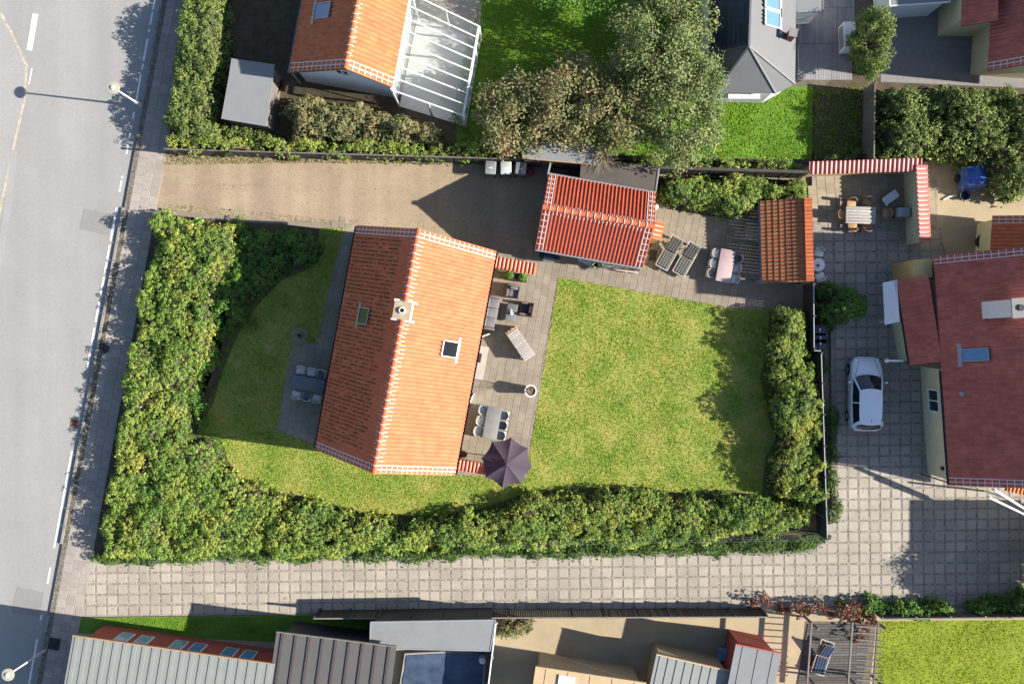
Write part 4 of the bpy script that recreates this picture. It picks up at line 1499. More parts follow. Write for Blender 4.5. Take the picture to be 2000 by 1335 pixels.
# wheelie bins
def wheelie(label, px, py, rz, lidm, body='bin', group=None, tilt=0.0):
    b = G(px, py, 1.05)
    t = thing('wheelie_bin', label, 'bin', (b[0], b[1], .01), rz, group)
    m = MB()
    v = []
    for z, sx, sy, oy in ((.06, .44, .50, 0), (.95, .56, .66, .0)):
        for dx, dy in ((-1, -1), (1, -1), (1, 1), (-1, 1)):
            v.append((dx * sx / 2, dy * sy / 2 + oy, z))
    m.add(v, [(3, 2, 1, 0), (4, 5, 6, 7)] + [(k, (k + 1) % 4, 4 + (k + 1) % 4, 4 + k) for k in range(4)])
    m.build('body', body, t)
    m = MB()
    rbox(m, 0, 0, .95, 1.04, .60, .72, .05)
    ld = m.build('lid', lidm, t, smooth=True)
    m = MB()
    m.box(.05, -.02, 1.043, .10, .07, .006)
    m.box(-.06, -.02, 1.043, .05, .04, .006)
    m.build('sticker', 'white_paint', ld)
    MB().tube([(-.24, -.40, .98), (.24, -.40, .98)], .018, 8).build('handle', 'bin', t)
    for s in (-1, 1):
        w_ = MB()
        w_.tube([(s * .23, -.27, .10), (s * .29, -.27, .10)], .10, 14)
        w_.build('wheel', 'tyre', t)
    return t
wheelie('wheelie bin with grey domed lid beside the dark fence, farthest from the red crate', 958, 327, R(-4), 'bin_lid')
wheelie('wheelie bin with pale flat lid standing between two darker bins', 988, 328, R(0), 'bin_lid_pale')
wheelie('wheelie bin with split blue-grey lid next to the red crate', 1017, 329, R(-6), 'bin_lid')
q = G(1036, 334, .35)
t = thing('crate', 'small dark red plastic crate on the gravel beside the bins', 'crate', (q[0], q[1], .01), R(-5))
m = MB()
for s in (-1, 1):
    m.box(0, s * .16, .17, .36, .025, .32)
    m.box(s * .17, 0, .17, .025, .30, .32)
m.build('side_panel', 'crate_red', t)
MB().box(0, 0, .30, .33, .295, .03).build('lid', 'crate_red', t)
MB().box(0, 0, .32, .06, .06, .02).build('label', 'paper', t)
for i, (px, py, lb) in enumerate(((1601, 645, 'blue-black bin by the neighbour hedge, first of three in the row'), (1602, 660, 'blue-black bin standing in the middle of the row of three'), (1602, 672, 'blue-black bin at the fence corner end of the row of three'))):
    wheelie(lb, px, py, R(90), 'bin_blue', 'bin_blue')

# ---------------------------------------------------------------- neighbours
# north-west house with conservatory
NC = G(675, 135, 5.6)
root, roof, W, LI, RI = gable_building('house', 'white gabled house with orange tiles and a glass conservatory', 'house', NC, TH, -3.5, 2.08, 0, 11, 2.8, 3.6, 5.6, 0.0,
    'wall_white', 'tile_orange', 'tile_orange', 300, over=.2, gover=.35, rmort=(.22, .22), tw=.24, tl=.36)
skylight(632, 22, LI, 'glass_sky', .8, 1.2, 'zinc')
windowpart(root, W, -.6, .35, 3.2, 'u', .7, .8, depth=-.05)
gutter(root, W(-3.57, 0, 2.78), W(-3.57, 11, 2.78), 'zinc')
A, B, C, D = Vector(P(765, 176, 3.4)), Vector(P(803, -12, 3.4)), Vector(P(936, 52, 2.5)), Vector(P(905, 226, 2.5))
cc = (A + B + C + D) / 4
t = thing('conservatory', 'glass roofed conservatory with white bars beside the orange roof', 'conservatory', (cc.x, cc.y, 0))
for k in range(9):
    f_ = k / 8
    MB().beam(A.lerp(B, f_), D.lerp(C, f_), .06, .09).build('rafter', 'white_paint', t, True)
for a, b in ((A, B), (D, C)):
    MB().beam(a + Vector((0, 0, .02)), b + Vector((0, 0, .02)), .12, .13).build('purlin', 'white_paint', t, True)
gl = bpy.data.materials.new('conservatory_glass')
gl.use_nodes = True
_n, _l = gl.node_tree.nodes, gl.node_tree.links
_n.remove(_n['Principled BSDF'])
_g, _t, _m = _n.new('ShaderNodeBsdfGlossy'), _n.new('ShaderNodeBsdfTransparent'), _n.new('ShaderNodeMixShader')
_g.inputs['Roughness'].default_value = .03
_t.inputs['Color'].default_value = (.86, .92, .90, 1)
_m.inputs[0].default_value = .12
_l.new(_t.outputs[0], _m.inputs[1]); _l.new(_g.outputs[0], _m.inputs[2]); _h, _m2 = _n.new('ShaderNodeBsdfTranslucent'), _n.new('ShaderNodeMixShader')
_h.inputs['Color'].default_value = (.8, .8, .78, 1)
_m2.inputs[0].default_value = .3
_l.new(_m.outputs[0], _m2.inputs[1]); _l.new(_h.outputs[0], _m2.inputs[2]); _l.new(_m2.outputs[0], _n['Material Output'].inputs[0])
MAT['cons_glass'] = gl
for k in range(8):
    a0, a1, d0, d1 = A.lerp(B, k / 8 + .012), A.lerp(B, (k + 1) / 8 - .012), D.lerp(C, k / 8 + .012), D.lerp(C, (k + 1) / 8 - .012)
    MB().add([a0, a1, d1, d0], [(0, 1, 2, 3)]).build('roof_pane', 'cons_glass', t, True)
for k in range(5):
    q = D.lerp(C, k / 4)
    MB().box(q.x, q.y, 1.22, .10, .10, 2.45, -TH).build('post', 'white_paint', t, True)
for q, r in ((A, D), (B, C)):
    for k in (0, .5):
        z = q.lerp(r, k)
        MB().box(z.x, z.y, z.z / 2 - .05, .10, .10, z.z - .1, -TH).build('post', 'white_paint', t, True)
fl = [(p.x, p.y) for p in (A, B, C, D)]
MB().prism(fl, -.1, .05).build('floor', 'white_plastic', t, True)
for k in range(9):
    q = D.lerp(A, .12).lerp(C.lerp(B, .12), .06 + k * .11)
    bushlet('house_plant', 'green house plant in the row inside the glass conservatory', 'plant', q.x + random.uniform(-.1, .1), q.y, .05, random.uniform(.3, .55), 'leaf_green', 70, .16, 'plants inside the conservatory')
q = D.lerp(A, .3).lerp(C.lerp(B, .3), .35)
t = make_table('wood_white', 'wood_white', 1.5, .8, .72, 'pale table inside the glass conservatory', planks=5)
place(t, (q.x, q.y, .05), -TH)
struct(MB().sheet(GP([(803, -300), (960, -300), (938, 55), (903, 228), (760, 178)]), .02).build('conservatory_terrace', 'slab_walk'))
# garden hut beside the conifer hedge
def hut(name, label, pts_low, z_e, pts_high, z_r, mat, wall):
    """mono or double pitch: pts_low 4 eave corners (ordered a,b,c,d), ridge from pts_high[0] (between a,d) to pts_high[1] (between b,c)"""
    q = [Vector(P(x, y, z_e)) for x, y in pts_low]
    r = [Vector(P(x, y, z_r)) for x, y in pts_high]
    c = (q[0] + q[1] + q[2] + q[3]) / 4
    t = thing(name, label, 'shed', (c.x, c.y, 0))
    inn = [(c.x + (p.x - c.x) * .93, c.y + (p.y - c.y) * .93) for p in q]
    MB().prism(inn, -.1, z_e - .06).build('wall', wall, t, True)
    MB().plate([q[0], q[1], r[1], r[0]], .06).build('roof_slope', mat, t, True)
    MB().plate([q[3], q[2], r[1] + Vector((0, 0, .002)), r[0] + Vector((0, 0, .002))], .06).build('roof_slope', mat, t, True)
    m = MB()
    m.add([q[0] - Vector((0, 0, .07)), r[0] - Vector((0, 0, .07)), q[3] - Vector((0, 0, .07))], [(0, 1, 2)])
    m.add([q[1] - Vector((0, 0, .07)), r[1] - Vector((0, 0, .07)), q[2] - Vector((0, 0, .07))], [(0, 1, 2)])
    m.build('gable', wall, t, True)
    return t
hut('garden_hut', 'small grey felt roofed hut between conifer hedge and white house', [(432, 232), (520, 247), (536, 126), (452, 114)], 2.1, [(447, 148), (532, 160)], 2.35, 'felt_grey', 'wood_grey')
q = G(540, 175, .2)
t = thing('toy_car', 'red garden wheelbarrow beside the grey hut', 'wheelbarrow', (q[0], q[1], 0), R(-30))
MB().add([(-.3, -.4, .55), (.3, -.4, .55), (.3, .4, .5), (-.3, .4, .5), (-.15, -.2, .25), (.15, -.2, .25), (.15, .25, .25), (-.15, .25, .25)],
         [(4, 5, 6, 7), (0, 1, 5, 4), (1, 2, 6, 5), (2, 3, 7, 6), (3, 0, 4, 7)]).build('tray', 'crate_red', t)
MB().tube([(-.02, .45, .17), (.02, .45, .17)], .17, 14).build('wheel', 'tyre', t)
for s in (-.22, .22):
    MB().tube([(s * .2, .45, .17), (s, -.2, .35), (s * 1.3, -.9, .6)], .02, 6).build('handle', 'dark_metal', t)
t.name = 'wheelbarrow'
# north-east house: grey half-octagonal roof
ze, zr = 2.6, 4.5
E = [Vector(P(x, y, ze)) for x, y in ((1382, -260), (1384, 105), (1396, 181), (1516, 183), (1553, 164), (1558, -260))]
ap, rp = Vector(P(1463, 90, zr)), Vector(P(1475, -260, zr))
c = sum(E, Vector()) / 6
root = thing('house', 'grey roofed house with bayed end and dark navy roof slope', 'house', (c.x, c.y, 0))
cin = Vector((c.x, c.y, 0))
MB().prism([(p.x + (c.x - p.x) * .06, p.y + (c.y - p.y) * .04) for p in E], -.1, ze - .05).build('wall', 'wall_white', root, True)
rf = MB().plate([E[2], E[3], ap], .08).build('roof', 'roof_grey', root, True)
MB().plate([E[3], E[4], ap], .08).build('roof_facet', 'roof_grey', rf, True)
MB().plate([E[4], E[5], rp, ap], .08).build('roof_facet', 'roof_grey', rf, True)
MB().plate([E[1], E[2], ap], .08).build('roof_facet', 'roof_grey', rf, True)
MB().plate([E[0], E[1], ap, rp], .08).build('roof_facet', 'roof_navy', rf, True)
O_, U_ = E[1], (ap - E[1])
for k in range(9):
    f0, f1 = (k + .06) / 9, (k + .94) / 9
    a0, a1 = E[1].lerp(ap, f0), E[1].lerp(ap, f1)
    c0, c1 = E[0].lerp(rp, f0), E[0].lerp(rp, f1)
    up = Vector((0, 0, .05))
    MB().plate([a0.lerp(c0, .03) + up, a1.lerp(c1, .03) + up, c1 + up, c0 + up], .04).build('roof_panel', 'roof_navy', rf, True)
m = MB()
for a, b in ((ap, E[2]), (ap, E[3]), (ap, E[4]), (ap, rp), (ap, E[1])):
    m.beam(a + Vector((0, 0, .02)), b + Vector((0, 0, .02)), .10, .05)
m.build('hip_cap', 'roof_grey', rf, True)
I2 = slope_mats(E[4], E[5], ap.lerp(rp, .2), .3, .4)[3]
skylight(1506, 4, I2, 'glass_sky', .8, 1.1, 'white_paint')
skylight(1506, 38, I2, 'glass_sky', .8, 1.1, 'white_paint')
q = onplane(1540, 74, I2)
chn = MB().box(q.x, q.y, q.z + .35, .36, .36, .9, -TH).build('chimney', 'wall_red', root, True)
MB().box(q.x, q.y, q.z + .83, .44, .44, .06, -TH).build('cap', 'conc', chn, True)
q = Vector(P(1454, 187, 2.0))
MB().box(q.x, q.y - .02, 1.9, 1.7, .25, .14).build('window_sill', 'white_paint', root, True)
# deck and planks
dk = struct(MB().sheet(GP([(1553, -200), (1735, -200), (1735, 60), (1610, 168), (1540, 170)]), .01).build('deck', 'joint'))
V, F = slab_geo(.135, 2.0, .03, .008)
ms = []
p0 = Vector((*G(1556, 160), 0))
for i in range(22):
    for j in range(6):
        q = p0 + Vector((.145 * i + .1, j * 2.02 + 1.1, .05))
        if inpoly(np.array([q.x]), np.array([q.y]), GP([(1553, -200), (1735, -200), (1735, 60), (1610, 168), (1540, 170)]))[0]:
            ms.append(Matrix.Translation(q))
pieces('deck_plank', V, F, 'wood_deck', ms, dk, 300, 'deck_plank_field')
q = G(1659, 70, .9)
t = thing('air_unit', 'white boxy heat pump standing on the grey deck beside the conical tree', 'heat pump', (q[0], q[1], .06), R(2))
m = MB()
rbox(m, 0, 0, .05, .95, .65, 1.5, .05)
m.build('casing', 'white_paint', t, smooth=True)
m = MB()
for k in range(9):
    m.box(-.335, 0, .2 + .08 * k, .02, 1.2, .03)
m.build('grille', 'zinc', t)
for s in (-1, 1):
    MB().box(0, s * .6, .025, .6, .08, .05).build('foot', 'dark_metal', t)
flat_shed('flat_shed', 'grey flat porch roof beside the half-octagonal house', [(1556, -120), (1608, -120), (1607, 22), (1556, 24)], 2.4, 'felt_grey', 'wall_white', 'felt_grey')
# far north-east house in dark red tiles
NEC = G(2127, 140, 2.8)
root, roof, W, LI, RI = gable_building('house', 'cream house with dark red tiles beyond the big hedge', 'house', (28.2, 14.0), R(4), -3.2, 3.2, -.0, 12, 3.0, 3.0, 6.8, 0.0,
    'wall_cream', 'tile_dark', 'tile_dark', 300, over=.5, gover=.7, rmort=(.2, .2))
q = W(-1.3, .65, 2.4)
MB().box(q.x, q.y, 2.5, .7, .1, .35).build('gable_vent', 'zinc', root, True)
a = [Vector(P(1877, 52, 2.9)), Vector(P(1948, 40, 3.9)), Vector(P(1955, -200, 3.9)), Vector(P(1884, -200, 2.9))]
MB().prism([(a[0].x + .1, a[0].y + .45), (a[1].x + 1.5, a[1].y + .45), (a[2].x + 1.5, a[2].y), (a[3].x + .1, a[3].y)], -.1, 2.75).build('side_wing', 'wall_cream', root, True)
wr = MB().plate(a, .08).build('wing_roof', 'deck_under', root, True)
ms, wd, ln, I = slope_mats(a[0], a[3], a[1], .205, .34)
pieces('roof_tile', *tile_geo(wd, ln), 'tile_dark', ms, wr, 300, 'roof_tile_field', True)
flat_shed('flat_shed', 'white edged flat carport roof beside the cream house', [(1735, -150), (1850, -150), (1855, 4), (1738, 12)], 2.5, 'felt_grey', 'wall_white', 'white_paint')
struct(MB().sheet(GP([(1712, -200), (2000, -200), (2000, 172), (1720, 160)]), .012).build('yard_paving', 'conc'))

# walled courtyard east
coped_wall('courtyard_wall', 'yellow courtyard wall with pink tile coping below the big hedge', G(1580, 329, 1.8), G(1800, 322, 1.8), 1.8, .28, 'tile_pink', 'wall_yellow', wd=.62, tw=.24)
coped_wall('courtyard_wall', 'yellow courtyard wall with pink tile coping beside the blue tarpaulin yard', G(1800, 322, 1.8), G(1807, 472, 1.8), 1.8, .5, 'tile_pink', 'wall_cream', wd=.62, tw=.24, flip=-1)
t = make_table('wood_white', 'wood_tan', 1.65, .95, .74, 'pale plank table inside the walled courtyard', planks=6)
place(t, (*G(1681, 420, .74), .02), R(88))
cD = make_chair('wood_tan', None, 'tan wooden armchair at the pale courtyard table', 'wooden chairs in the courtyard')
LD1, LD2 = 'tan wooden armchair between pale courtyard table and the pink coped wall', 'tan wooden armchair on the open side of the pale courtyard table'
seat_chairs(cD, [(1663, 395, R(176), None, LD1), (1695, 393, R(160), None, LD1), (1641, 419, R(-92), None, 'tan wooden armchair at the lean-to end of the pale courtyard table'),
    (1732, 417, R(92), None, 'tan wooden armchair between the courtyard table and the gas grill'), (1665, 444, R(4), None, LD2), (1693, 445, R(-6), None, LD2)])
q = G(1740, 385, .4)
t = thing('deck_chair', 'folded white deck chair leaning in the courtyard corner', 'chair', (q[0], q[1], .02), R(35))
MB().box(0, 0, .40, .85, .45, .05).build('seat', 'white_paint', t)
MB().plate([(-.42, -.22, .44), (-.42, .22, .44), (-.62, .22, .85), (-.62, -.22, .85)], .04).build('backrest', 'white_paint', t)
for sx in (-.35, .35):
    for sy in (-.2, .2):
        MB().box(sx, sy, .19, .04, .04, .38).build('leg', 'zinc', t)
q = G(1762, 415, .7)
t = thing('gas_grill', 'pale grey gas grill against the inner courtyard wall', 'barbecue', (q[0], q[1], .02))
m = MB()
rbox(m, 0, 0, .5, .95, .7, .5, .1)
m.build('hood', 'zinc', t, smooth=True)
MB().box(0, 0, .28, .6, .42, .44).build('cabinet', 'bin', t)
MB().box(.5, 0, .8, .3, .42, .03).build('side_shelf', 'bin', t)
MB().tube([(-.25, -.28, .8), (.25, -.28, .8)], .015, 6).build('handle', 'chrome', t)
q = G(1598, 517, .7)
t = thing('bistro_table', 'round white bistro table beyond the lean-to', 'table', (q[0], q[1], .02))
MB().lathe([(.30, .69), (.36, .70), (.36, .72), (.30, .73)], 0, 0, 26).build('tabletop', 'white_paint', t, smooth=True)
MB().cyl(0, 0, .02, .69, .03, n=10).build('column', 'white_paint', t)
MB().cyl(0, 0, 0, .03, .22, n=18).build('foot', 'white_paint', t)
q2 = G(1597, 518, .75)
bushlet('flower_pot', 'small dark red pot plant on the round bistro table', 'plant', q2[0], q2[1], .75, .10, 'leaf_red', 40, .06)
q = G(1602, 541, .45)
cE = make_chair('white_paint', None, 'white chair below the round bistro table', 'bistro chairs')
place(cE, (q[0], q[1], .02), R(20))
q = G(1600, 492, .45)
cE2 = dup(cE)
place(cE2, (q[0], q[1], .02), R(170), 'white chair above the round bistro table, towards the courtyard')
# blue covered thing
q = G(1902, 345, .7)
t = thing('covered_trailer', 'small trailer under a bright blue tarpaulin by the hedge', 'trailer', (q[0], q[1], 0), R(2))
v = []
n = 8
for j in range(n + 1):
    for i in range(n + 1):
        x, y = (i / n - .5), (j / n - .5)
        e = max(abs(x), abs(y)) * 2
        z = 1.15 - .12 * (x * 2) ** 2 + .04 * math.sin(9 * x + 6 * y) - (.75 if e > .99 else 0)
        v.append((x * 1.35, y * 1.35, z))
f = [(j * (n + 1) + i, j * (n + 1) + i + 1, (j + 1) * (n + 1) + i + 1, (j + 1) * (n + 1) + i) for j in range(n) for i in range(n)]
MB().add(v, f).build('tarpaulin', 'tarp_blue', t, smooth=True)
MB().box(0, 0, .5, 1.2, 1.2, .35).build('body', 'zinc', t)
for s in (-1, 1):
    MB().tube([(s * .62, 0, .25), (s * .75, 0, .25)], .25, 16).build('wheel', 'tyre', t)
MB().beam((0, .6, .4), (0, 1.5, .4), .08, .08).build('drawbar', 'zinc', t)
for px, py, ln_, a, mt, lb in ((1853, 386, .7, 20, 'white_paint', 'white plastic pipe lying on the yard gravel'), (1880, 383, .6, -35, 'bin_blue', 'dark blue plastic tub on the yard gravel')):
    q = G(px, py)
    if mt == 'white_paint':
        t = thing('pipe', lb, 'pipe', (q[0], q[1], .06), R(a))
        MB().tube([(-ln_ / 2, 0, 0), (0, .05, .02), (ln_ / 2, 0, 0)], .05, 8).build('tube', mt, t)
        MB().tube([(ln_ / 2 - .02, 0, 0), (ln_ / 2 + .06, 0, 0)], .065, 8).build('socket', mt, t)
    else:
        t = thing('tub', lb, 'tub', (q[0], q[1], .01), R(a))
        MB().lathe([(.2, 0), (.26, .28), (.28, .29), (.24, .28), (.19, .04)], 0, 0, 18).build('bowl', mt, t, smooth=True)
        MB().tube([(-.28, 0, .27), (-.33, 0, .3), (-.28, .06, .27)], .012, 5).build('handle', mt, t)
# round tyre-like pot
q = G(1925, 472, .4)
t = thing('round_tub', 'round dark tub in the shaded yard beside the red roof', 'tub', (q[0], q[1], .01))
MB().lathe([(.40, 0), (.50, .4), (.52, .42), (.44, .42), (.40, .2)], 0, 0, 24).build('tub', 'dark_metal', t, smooth=True)
MB().cyl(0, 0, .15, .22, .40, n=20).build('water_fill', 'glass_dark', t)

# ---- east house
EC = G(2024, 730, 6.5)
EC = (25.35, -1.3)
root, roof, W, LI, RI = gable_building('house', 'cream house with long dark red tiled roof and tall chimney beside the white car', 'house', EC, R(-4.0), -2.9, 6.2, -6.0, 6.0, 3.3, 3.3, 6.9, 1.65,
    'wall_cream', 'tile_dark', 'tile_dark', 300, over=.32, gover=.14, rmort=(.2, .2))
gutter(root, W(-2.97, -6, 3.28), W(-2.97, .02, 3.28), 'gutter')
# wide lean-to wing on the west side
a = [Vector(P(1778, 712, 2.3)), Vector(P(1752, 548, 2.3))]
wing = [a[0], a[1], W(-2.84, 4.75, 3.33), W(-2.84, .05, 3.33)]
wr = MB().plate(wing, .08).build('wing_roof', 'deck_under', root, True)
ms, wd, ln, I = slope_mats(wing[0], wing[1], wing[3], .205, .34)
pieces('roof_tile', *tile_geo(wd, ln), 'tile_dark', ms, wr, 300, 'roof_tile_field', True)
gutter(root, (a[0].x - .06, a[0].y, 2.28), (a[1].x - .06, a[1].y, 2.28), 'gutter')
b0, b1 = W(-2.6, 4.6, 0), W(-2.6, .2, 0)
m = MB()
q0, q1 = Vector((a[0].x + .3, a[0].y + .18, 0)), Vector((a[1].x + .3, a[1].y - .18, 0))
m.add([(q0.x, q0.y, -.1), (q1.x, q1.y, -.1), (b0.x, b0.y, -.1), (b1.x, b1.y, -.1), (q0.x, q0.y, 2.3), (q1.x, q1.y, 2.3), (b0.x, b0.y, 3.2), (b1.x, b1.y, 3.2)],
      [(4, 5, 1, 0), (5, 6, 2, 1), (6, 7, 3, 2), (7, 4, 0, 3), (4, 7, 6, 5)])
m.build('wing_wall', 'wall_cream', root, True)
# chimney
q = W(-.9, 3.0, 0)
ch = MB().box(q.x, q.y, 5.75, .75, .85, 3.6, R(4)).build('chimney', 'wall_white', root, True)
MB().box(q.x, q.y, 7.58, .85, .95, .08, R(4)).build('cap', 'conc', ch, True)
MB().cyl(q.x, q.y, 7.62, 7.7, .15, n=14).build('flue', 'black', ch, True)
skylight(1905, 692, LI, 'glass_sky', .62, 1.25, 'zinc')
q = onplane(1875, 768, LI)
MB().lathe([(.09, q.z - .1), (.09, q.z + .22), (.13, q.z + .24), (.02, q.z + .30)], q.x, q.y, 12).build('roof_vent', 'zinc', root, True, smooth=True)
windowpart(root, W, -2.58, -1.7, .9, 'v', 1.2, 1.2, depth=-.06)
MB().box(*W(-2.6, -5.3, 2.0), .18, .18, .25, R(4)).build('wall_lamp', 'dark_metal', root, True)
q = P(1739, 592, 2.25)
aw = thing('awning', 'long white rolled awning box along the wing eaves of the east house', 'awning', (q[0], q[1], 0))
MB().plate([P(1724, 552, 2.0), P(1752, 546, 2.3), P(1757, 628, 2.3), P(1728, 634, 2.0)], .05).build('canopy', 'white_paint', aw, True)
for py in (556, 628):
    z = P(1728, py, 1.0)
    MB().box(z[0], z[1], .98, .06, .06, 1.96).build('post', 'white_paint', aw, True)
q = P(1745, 704, 1.8)
t = thing('light_fitting', 'short white arm lamp at the corner of the east house wing', 'lamp', (q[0], q[1], 0))
MB().tube([(.5, 0, 1.9), (.1, 0, 1.95), (-.35, 0, 1.85)], .06, 8).build('arm', 'white_paint', t)
MB().lathe([(.12, 1.75), (.10, 1.86), (.03, 1.9)], -.35, 0, 12).build('shade', 'white_paint', t)
MB().box(.55, 0, .95, .06, .06, 1.9).build('post', 'white_paint', t)
q = P(1798, 525, 2.6)
MB().box(q[0], q[1], 1.4, .95, 1.0, 3.0, R(4)).build('porch', 'wall_yellow', root, True)
# gable porch with white bargeboards, south end
p = [Vector(P(x, y, z)) for x, y, z in ((1930, 962, 2.6), (2040, 1035, 2.6), (2075, 950, 2.6), (1975, 950, 3.6))]
m = MB()
pa, pb = Vector(P(1932, 968, 2.4)), Vector(P(2030, 1020, 2.4))
pt = Vector(P(1962, 955, 3.1))
t = thing('entrance_canopy', 'orange tiled entrance canopy with white bargeboards on the east house', 'canopy', (pa.x + 1.2, pa.y, 0))
cr = MB().plate([Vector(P(1962, 957, 3.3)), Vector(P(2090, 985, 3.3)), Vector(P(2090, 935, 3.3)), Vector(P(1980, 930, 3.3))], .06).build('roof', 'deck_under', t, True)
ms, wd, ln, I = slope_mats(P(1965, 958, 3.32), P(2090, 986, 3.32), P(1980, 930, 3.36), .205, .34)
pieces('roof_tile', *tile_geo(wd, ln), 'tile_orange', ms, cr, 300, 'roof_tile_field', True)
MB().beam(P(1940, 955, 3.3), P(2020, 1005, 2.6), .10, .28).build('bargeboard', 'white_paint', t, True)
MB().beam(P(1930, 970, 2.7), P(2010, 1008, 2.4), .10, .28).build('bargeboard', 'white_paint', t, True)
for px, py in ((1945, 965), (2040, 1000)):
    z = P(px, py, 1.2)
    MB().box(z[0], z[1], 1.2, .1, .1, 2.4).build('post', 'white_paint', t, True)
flat_shed('shade_annex', 'flat roofed annex at the south corner of the east house', [(2095, 1030), (2320, 1030), (2320, 1150), (2095, 1140)], 3.8, 'felt_grey', 'wall_cream', 'white_paint')  # out of view; placed and sized for the shadow it throws on the drive
# small red roofed outhouse top right
NO = (27.2, 5.2)
root, roof, W, LI, RI = gable_building('outhouse', 'small red tiled outhouse beside the round dark tub', 'shed', (27.6, 5.6), R(4), -2.0, 2.0, -1.4, 1.0, 2.2, 2.2, 3.4, 0.0, 'wall_cream', 'tile_orange', 'tile_orange', 300, mortar=True, rmort=(.2, .2))

# ---- car
def make_car():
    q = G(1691, 768, .7)
    t = thing('parked_car', 'white hatchback parked on the cobbled grid drive', 'car', (q[0], q[1], .015), R(-1.0))
    # stations: y, half width, z low, z belt, z top centre
    S = [(2.02, .50, .32, .50, .55), (1.96, .66, .22, .58, .64), (1.75, .79, .20, .70, .78), (1.40, .85, .18, .82, .90), (.95, .87, .18, .90, .98), (.5, .88, .18, .93, .96), (-.4, .88, .18, .94, .96),
         (-1.2, .88, .18, .96, .98), (-1.65, .86, .20, .98, 1.0), (-1.92, .80, .24, .95, 1.0), (-2.02, .70, .30, .86, .92), (-2.06, .58, .36, .70, .72)]
    v, n = [], 0
    for y, w_, zl, zb, zt in S:
        prof = [(.55, zl), (.94, zl + .03), (1.0, zl + .22), (1.0, (zl + zb) / 2 + .12), (.985, zb - .06), (.93, zb), (.78, zb + (zt - zb) * .55), (.45, zb + (zt - zb) * .92), (0, zt)]
        ring = [(w_ * a, y, z) for a, z in prof] + [(-w_ * a, y, z) for a, z in prof[-2::-1]]
        n = len(ring)
        v += ring
    f = []
    for i in range(len(S) - 1):
        for k in range(n - 1):
            f.append((i * n + k, i * n + k + 1, (i + 1) * n + k + 1, (i + 1) * n + k))
        f.append((i * n + n - 1, i * n, (i + 1) * n, (i + 1) * n + n - 1))
    f += [tuple(range(n)), tuple((len(S) - 1) * n + k for k in range(n - 1, -1, -1))]
    body = MB().add(v, f).build('body', 'car_paint', t, smooth=True)
    # cabin
    ws0, ws1, rr1, rr0 = (.92, .95), (.22, 1.42), (-1.52, 1.40), (-1.90, 1.02)
    wb, wt = .80, .60
    def arc(y, z, w_, bow, n=7, by=0.0):
        return [(w_ * (2 * i / (n - 1) - 1), y + by * (1 - (2 * i / (n - 1) - 1) ** 2), z + bow * (1 - (2 * i / (n - 1) - 1) ** 2)) for i in range(n)]
    def strip(rows):
        n = len(rows[0])
        return sum(rows, []), [(i * n + k, i * n + k + 1, (i + 1) * n + k + 1, (i + 1) * n + k) for i in range(len(rows) - 1) for k in range(n - 1)]
    MB().add(*strip([arc(.20, 1.43, wt + .015, .05, 7, .10), arc(-.3, 1.46, wt + .03, .06), arc(-1.0, 1.45, wt + .02, .06), arc(-1.62, 1.41, wt - .02, .05, 7, -.08)])).build('roof', 'car_paint', t, smooth=True)
    MB().add(*strip([arc(.86, .97, wb - .06, .03, 7, .16), arc(.5, 1.22, (wb + wt) / 2 - .03, .04, 7, .12), arc(.18, 1.42, wt - .01, .04, 7, .10)])).build('windscreen', 'glass_dark', t, smooth=True)
    MB().add(*strip([arc(-1.60, 1.39, wt - .03, .04, 7, -.07), arc(-1.78, 1.2, wt + .06, .04, 7, -.09), arc(-1.90, 1.02, wb - .12, .02, 7, -.08)])).build('rear_window', 'glass_dark', t, smooth=True)
    for s in (-1, 1):
        MB().add([(s * wb, .72, .96), (s * (wt + .03), .14, 1.40), (s * (wt + .04), -.45, 1.42), (s * (wb + .02), -.45, .97)], [(0, 1, 2, 3)]).build('side_window', 'glass_dark', t)
        MB().add([(s * (wb + .02), -.52, .97), (s * (wt + .04), -.52, 1.42), (s * (wt + .0), -1.45, 1.38), (s * (wb - .02), -1.62, 1.02)], [(0, 1, 2, 3)]).build('side_window', 'glass_dark', t)
        m = MB()
        m.beam((s * (wb - .02), .90, .95), (s * wt, .20, 1.42), .08, .06)
        m.beam((s * (wb + .015), -.485, .96), (s * (wt + .03), -.485, 1.43), .07, .03)
        m.beam((s * (wb - .04), -1.80, .98), (s * (wt - .01), -1.55, 1.40), .22, .06)
        m.build('pillar', 'car_paint', t)
        m = MB()
        rbox(m, s * 1.0, .62, .90, 1.02, .18, .11, .03)
        m.build('mirror', 'car_paint', t, smooth=True)
        m = MB()
        rbox(m, s * .60, 1.80, .60, .72, .28, .24, .05, s * .5)
        m.build('headlight', 'chrome', t, smooth=True)
        m = MB()
        rbox(m, s * .70, -1.93, .70, .92, .16, .14, .04)
        m.build('tail_light', 'tail_red', t, smooth=True)
        for y in (1.28, -1.25):
            wt_ = MB().tube([(s * .70, y, .30), (s * .885, y, .30)], .30, 22).build('wheel', 'tyre', t)
            MB().tube([(s * .87, y, .30), (s * .895, y, .30)], .19, 16).build('rim', 'chrome', wt_)
        MB().box(s * .885, -.2, .80, .02, .16, .03).build('door_handle', 'chrome', t)
    m = MB()
    m.tube([(-.70, .98, .985), (-.55, 1.45, .90), (-.42, 1.85, .74)], .008, 4)
    m.tube([(.70, .98, .985), (.55, 1.45, .90), (.42, 1.85, .74)], .008, 4)
    m.tube([(-.72, .93, .99), (0, 1.06, 1.03), (.72, .93, .99)], .012, 4)
    m.build('bonnet_seam', 'black', t)
    for x0 in (-.45, .12):
        MB().tube([(x0, .98, 1.03), (x0 + .45, .84, 1.08)], .012, 4).build('wiper', 'black', t)
    MB().box(0, 2.0, .46, .8, .05, .12).build('grille', 'black', t)
